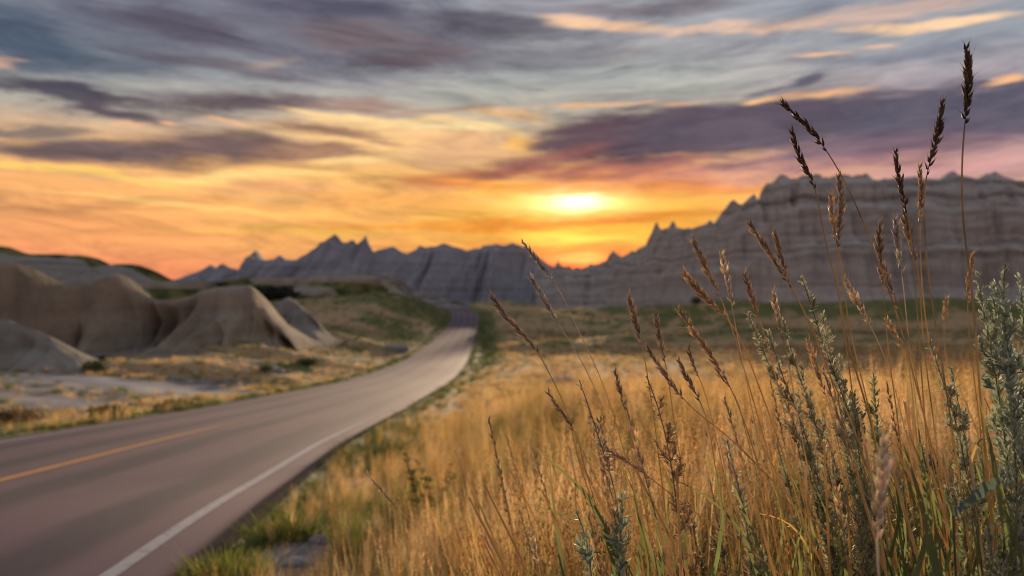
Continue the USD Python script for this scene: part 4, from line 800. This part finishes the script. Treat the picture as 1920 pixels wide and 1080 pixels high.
def build_grass():
    rng = np.random.default_rng(5); pts, sc, far = [], [], []
    # (from, to, per square metre, size, coarse)
    for d0, d1, dens, s, coarse in ((1.6, 2.2, 170, .72, 0), (2.2, 4.5, 120, .9, 0), (4.5, 10, 60, 1., 0), (10, 24, 24, 1.05, 0), (24, 60, 5, 1.0, 1), (60, 130, 1.3, 1.15, 1), (130, 260, .35, 1.5, 1)):
        wl, wr = d1 * .62 + 1, d1 * .62 + 1; n = int(dens * (d1 - d0) * (wl + wr))
        y = rng.uniform(d0, d1, n); x = rng.uniform(-wl, wr, n)
        k = np.abs(x / y) < .66 + .5 / y; x, y = x[k], y[k]
        pts.append(np.stack([x, y], 1)); sc.append(np.full(len(x), s)); far.append(np.full(len(x), coarse))
    xy, sc, far = np.vstack(pts), np.concatenate(sc), np.concatenate(far)
    z, dry, green, pale = terrain(xy[:, 0], xy[:, 1]); e = np.abs(xy[:, 0] - rx(xy[:, 1])) - 3.75; right = xy[:, 0] > rx(xy[:, 1])
    u = 960 + F * xy[:, 0] / xy[:, 1]
    grow = np.where(right, sstep(e, .35, 2.2) * .55 + .45, .75) * np.where(far == 1, .8, 1)
    patch = fb(xy[:, 0], xy[:, 1], sc=.8, seed=77)
    ok = (e > .14) & (rng.random(len(e)) < dry * np.clip(-.35 + 2.4 * patch, .12, 1.)) & ~((xy[:, 1] < 2.3) & (u < 1010 + 60 * (2.3 - xy[:, 1])))
    isg = rng.random(len(e)) < np.where(xy[:, 1] > 90, green * 1.1, green * .75)
    low = (xy[:, 1] < 3.4) & (u > 1300); isg = isg | (low & (rng.random(len(e)) < .6))
    P = np.column_stack([xy, z - .01])
    size = sc * grow * rng.uniform(.7, 1.3, len(e)) * (.62 + .8 * fb(xy[:, 0], xy[:, 1], sc=.35, seed=93)) * np.where((xy[:, 1] < 2.3) & (u < 1400), .8, 1.)
    sel = ok & ~isg; tone = fb(xy[:, 0], xy[:, 1], sc=.45, seed=88) + rng.normal(0, .10, len(e))
    idx = np.where(far == 1, 5 + rng.integers(0, 2, len(e)), np.digitize(tone, [.38, .45, .52, .60]).astype(int)); idx = np.where(far == 1, idx, np.array([2, 0, 1, 3, 4])[np.minimum(idx, 4)]); idx = np.where(low & (rng.random(len(e)) < .7), 4, idx)
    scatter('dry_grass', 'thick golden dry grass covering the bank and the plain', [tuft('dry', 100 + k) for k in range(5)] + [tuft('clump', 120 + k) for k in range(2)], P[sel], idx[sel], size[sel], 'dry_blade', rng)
    sel = (e > .12) & isg & ((xy[:, 1] > 2.3) | (u > 1250)); idx = np.where((rng.random(len(e)) < .06) & (xy[:, 1] < 12) & (xy[:, 1] > 5) & (e > .9), 3, rng.integers(0, 3, len(e)))
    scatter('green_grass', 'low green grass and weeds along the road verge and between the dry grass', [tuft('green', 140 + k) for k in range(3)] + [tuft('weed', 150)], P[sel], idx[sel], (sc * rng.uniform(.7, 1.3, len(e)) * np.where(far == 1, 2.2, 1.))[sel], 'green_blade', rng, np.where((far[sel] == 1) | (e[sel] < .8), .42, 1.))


def rock(name, u, v, d, size, label, mat='grey_stone'):
    q = px(u, v, d); g = ground_z(q[0], q[1]); m = trimesh.creation.icosphere(3, 1.)
    v_ = np.array(m.vertices); n = fb(v_[:, 0], v_[:, 1], v_[:, 2], 1.1, 4, int(u)); v_ = v_ * (.65 + .75 * n[:, None])
    v_ = np.sign(v_) * np.abs(v_) ** .85 * np.array(size); v_[:, 2] = np.maximum(v_[:, 2], -.3 * size[2])
    p = obj(name, (v_ + [q[0], q[1], g + .1 * size[2]], m.faces), mat, smooth=40); tag(p, label, 'rock')


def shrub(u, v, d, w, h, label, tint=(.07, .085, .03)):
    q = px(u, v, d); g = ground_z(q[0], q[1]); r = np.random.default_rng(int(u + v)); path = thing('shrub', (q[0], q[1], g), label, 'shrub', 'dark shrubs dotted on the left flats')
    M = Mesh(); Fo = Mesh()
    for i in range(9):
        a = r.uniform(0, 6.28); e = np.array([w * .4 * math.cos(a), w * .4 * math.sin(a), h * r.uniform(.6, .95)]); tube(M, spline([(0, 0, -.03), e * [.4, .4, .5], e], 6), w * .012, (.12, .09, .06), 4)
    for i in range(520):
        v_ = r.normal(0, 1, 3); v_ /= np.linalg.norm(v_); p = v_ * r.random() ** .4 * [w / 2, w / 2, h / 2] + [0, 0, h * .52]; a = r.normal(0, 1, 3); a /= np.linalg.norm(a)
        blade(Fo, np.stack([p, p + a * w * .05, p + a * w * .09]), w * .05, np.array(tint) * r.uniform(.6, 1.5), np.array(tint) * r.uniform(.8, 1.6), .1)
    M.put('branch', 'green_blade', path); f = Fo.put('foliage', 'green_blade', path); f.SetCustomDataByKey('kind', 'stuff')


def clump(u, v, d, w, h, label, k=1.):
    q = px(u, v, d); g = ground_z(q[0], q[1]); r = np.random.default_rng(int(u)); path = thing('grass_clump', (q[0], q[1], g), label, 'grass clump'); M = Mesh()
    for i in range(230):
        a, rr = r.uniform(0, 6.28), w / 2 * r.random() ** .6; o = np.array([rr * math.cos(a), rr * math.sin(a), 0]); hh = h * r.uniform(.5, 1.) * (1.1 - .5 * rr / w); b = r.uniform(0, 6.28)
        e = o * 1.5 + [.3 * hh * math.cos(b), .3 * hh * math.sin(b), hh]; c = np.array((.20, .22, .04)) * k * r.uniform(.7, 1.3)
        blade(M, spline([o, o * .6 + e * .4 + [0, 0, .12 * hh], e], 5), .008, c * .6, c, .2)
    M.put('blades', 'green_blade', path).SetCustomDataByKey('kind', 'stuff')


def build_small():
    clump(425, 1075, 6.0, .5, .24, 'bright yellow green grass clump at the asphalt edge nearest the camera')
    clump(535, 985, 7.4, .6, .28, 'olive grass clump on the road edge behind the brightest clump', .7)
    clump(715, 850, 14.6, 1.3, .55, 'dark green grass clump where the bank meets the road edge line', .5)
    rock('boulder', 1056, 740, 52, (1.05, .7, .55), 'grey boulder lying in the gold grass right of the road')
    rock('boulder', 745, 620, 128, (1.7, 1.2, .7), 'wide grey boulder left of the far road bend')
    rock('boulder', 488, 697, 64, (1.5, .8, .5), 'flat blue grey boulder on the flats left of the road')
    for u, v, d, s, l in ((505, 1000, 5.6, (.09, .07, .05), 'small stone on the bare dirt nearest the road edge'), (560, 960, 6.4, (.12, .09, .06), 'larger stone on the bare dirt bank below the gold grass'), (600, 925, 7.2, (.08, .07, .05), 'little stone at the far end of the bare dirt bank')):
        rock('stone', u, v, d, s, l)
    shrub(180, 690, 55, 1.6, .8, 'dark shrub at the tan mound foot by the left end of the gold strip')
    shrub(575, 655, 80, 2.2, .9, 'round dark shrub between the tan mounds and the small grey mound')
    shrub(195, 610, 66, 1.2, .5, 'dark shrub halfway up the tan mound slope'); shrub(1305, 582, 230, 3, 2, 'dark round shrub at the foot of the cliff', (.05, .06, .03))
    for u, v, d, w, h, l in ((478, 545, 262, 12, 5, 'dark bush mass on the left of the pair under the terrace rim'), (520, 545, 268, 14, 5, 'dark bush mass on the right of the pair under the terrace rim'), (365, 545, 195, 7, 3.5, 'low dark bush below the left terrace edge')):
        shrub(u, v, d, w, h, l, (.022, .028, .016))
    shrub(500, 690, 62, 1.0, .5, 'small dark shrub on the flats beside the flat boulder')
    shrub(30, 790, 27, 1.7, .6, 'straw brown shrub on the road verge at the left edge', (.16, .11, .04)); shrub(210, 755, 30, 1.5, .55, 'olive shrub on the left road verge before the silt flat', (.11, .10, .03)); shrub(330, 740, 33, 1.6, .6, 'tawny shrub beside the olive one on the left road verge', (.17, .12, .045))


for a in STALKS:
    stalk(a[0], a[1], a[2], a[3], a[4], w=a[5], rad=a[6], leafs=a[7])
for a in BLADES: green_blade(*a)
build_sage(); fill_stalks(); build_grass(); build_small()
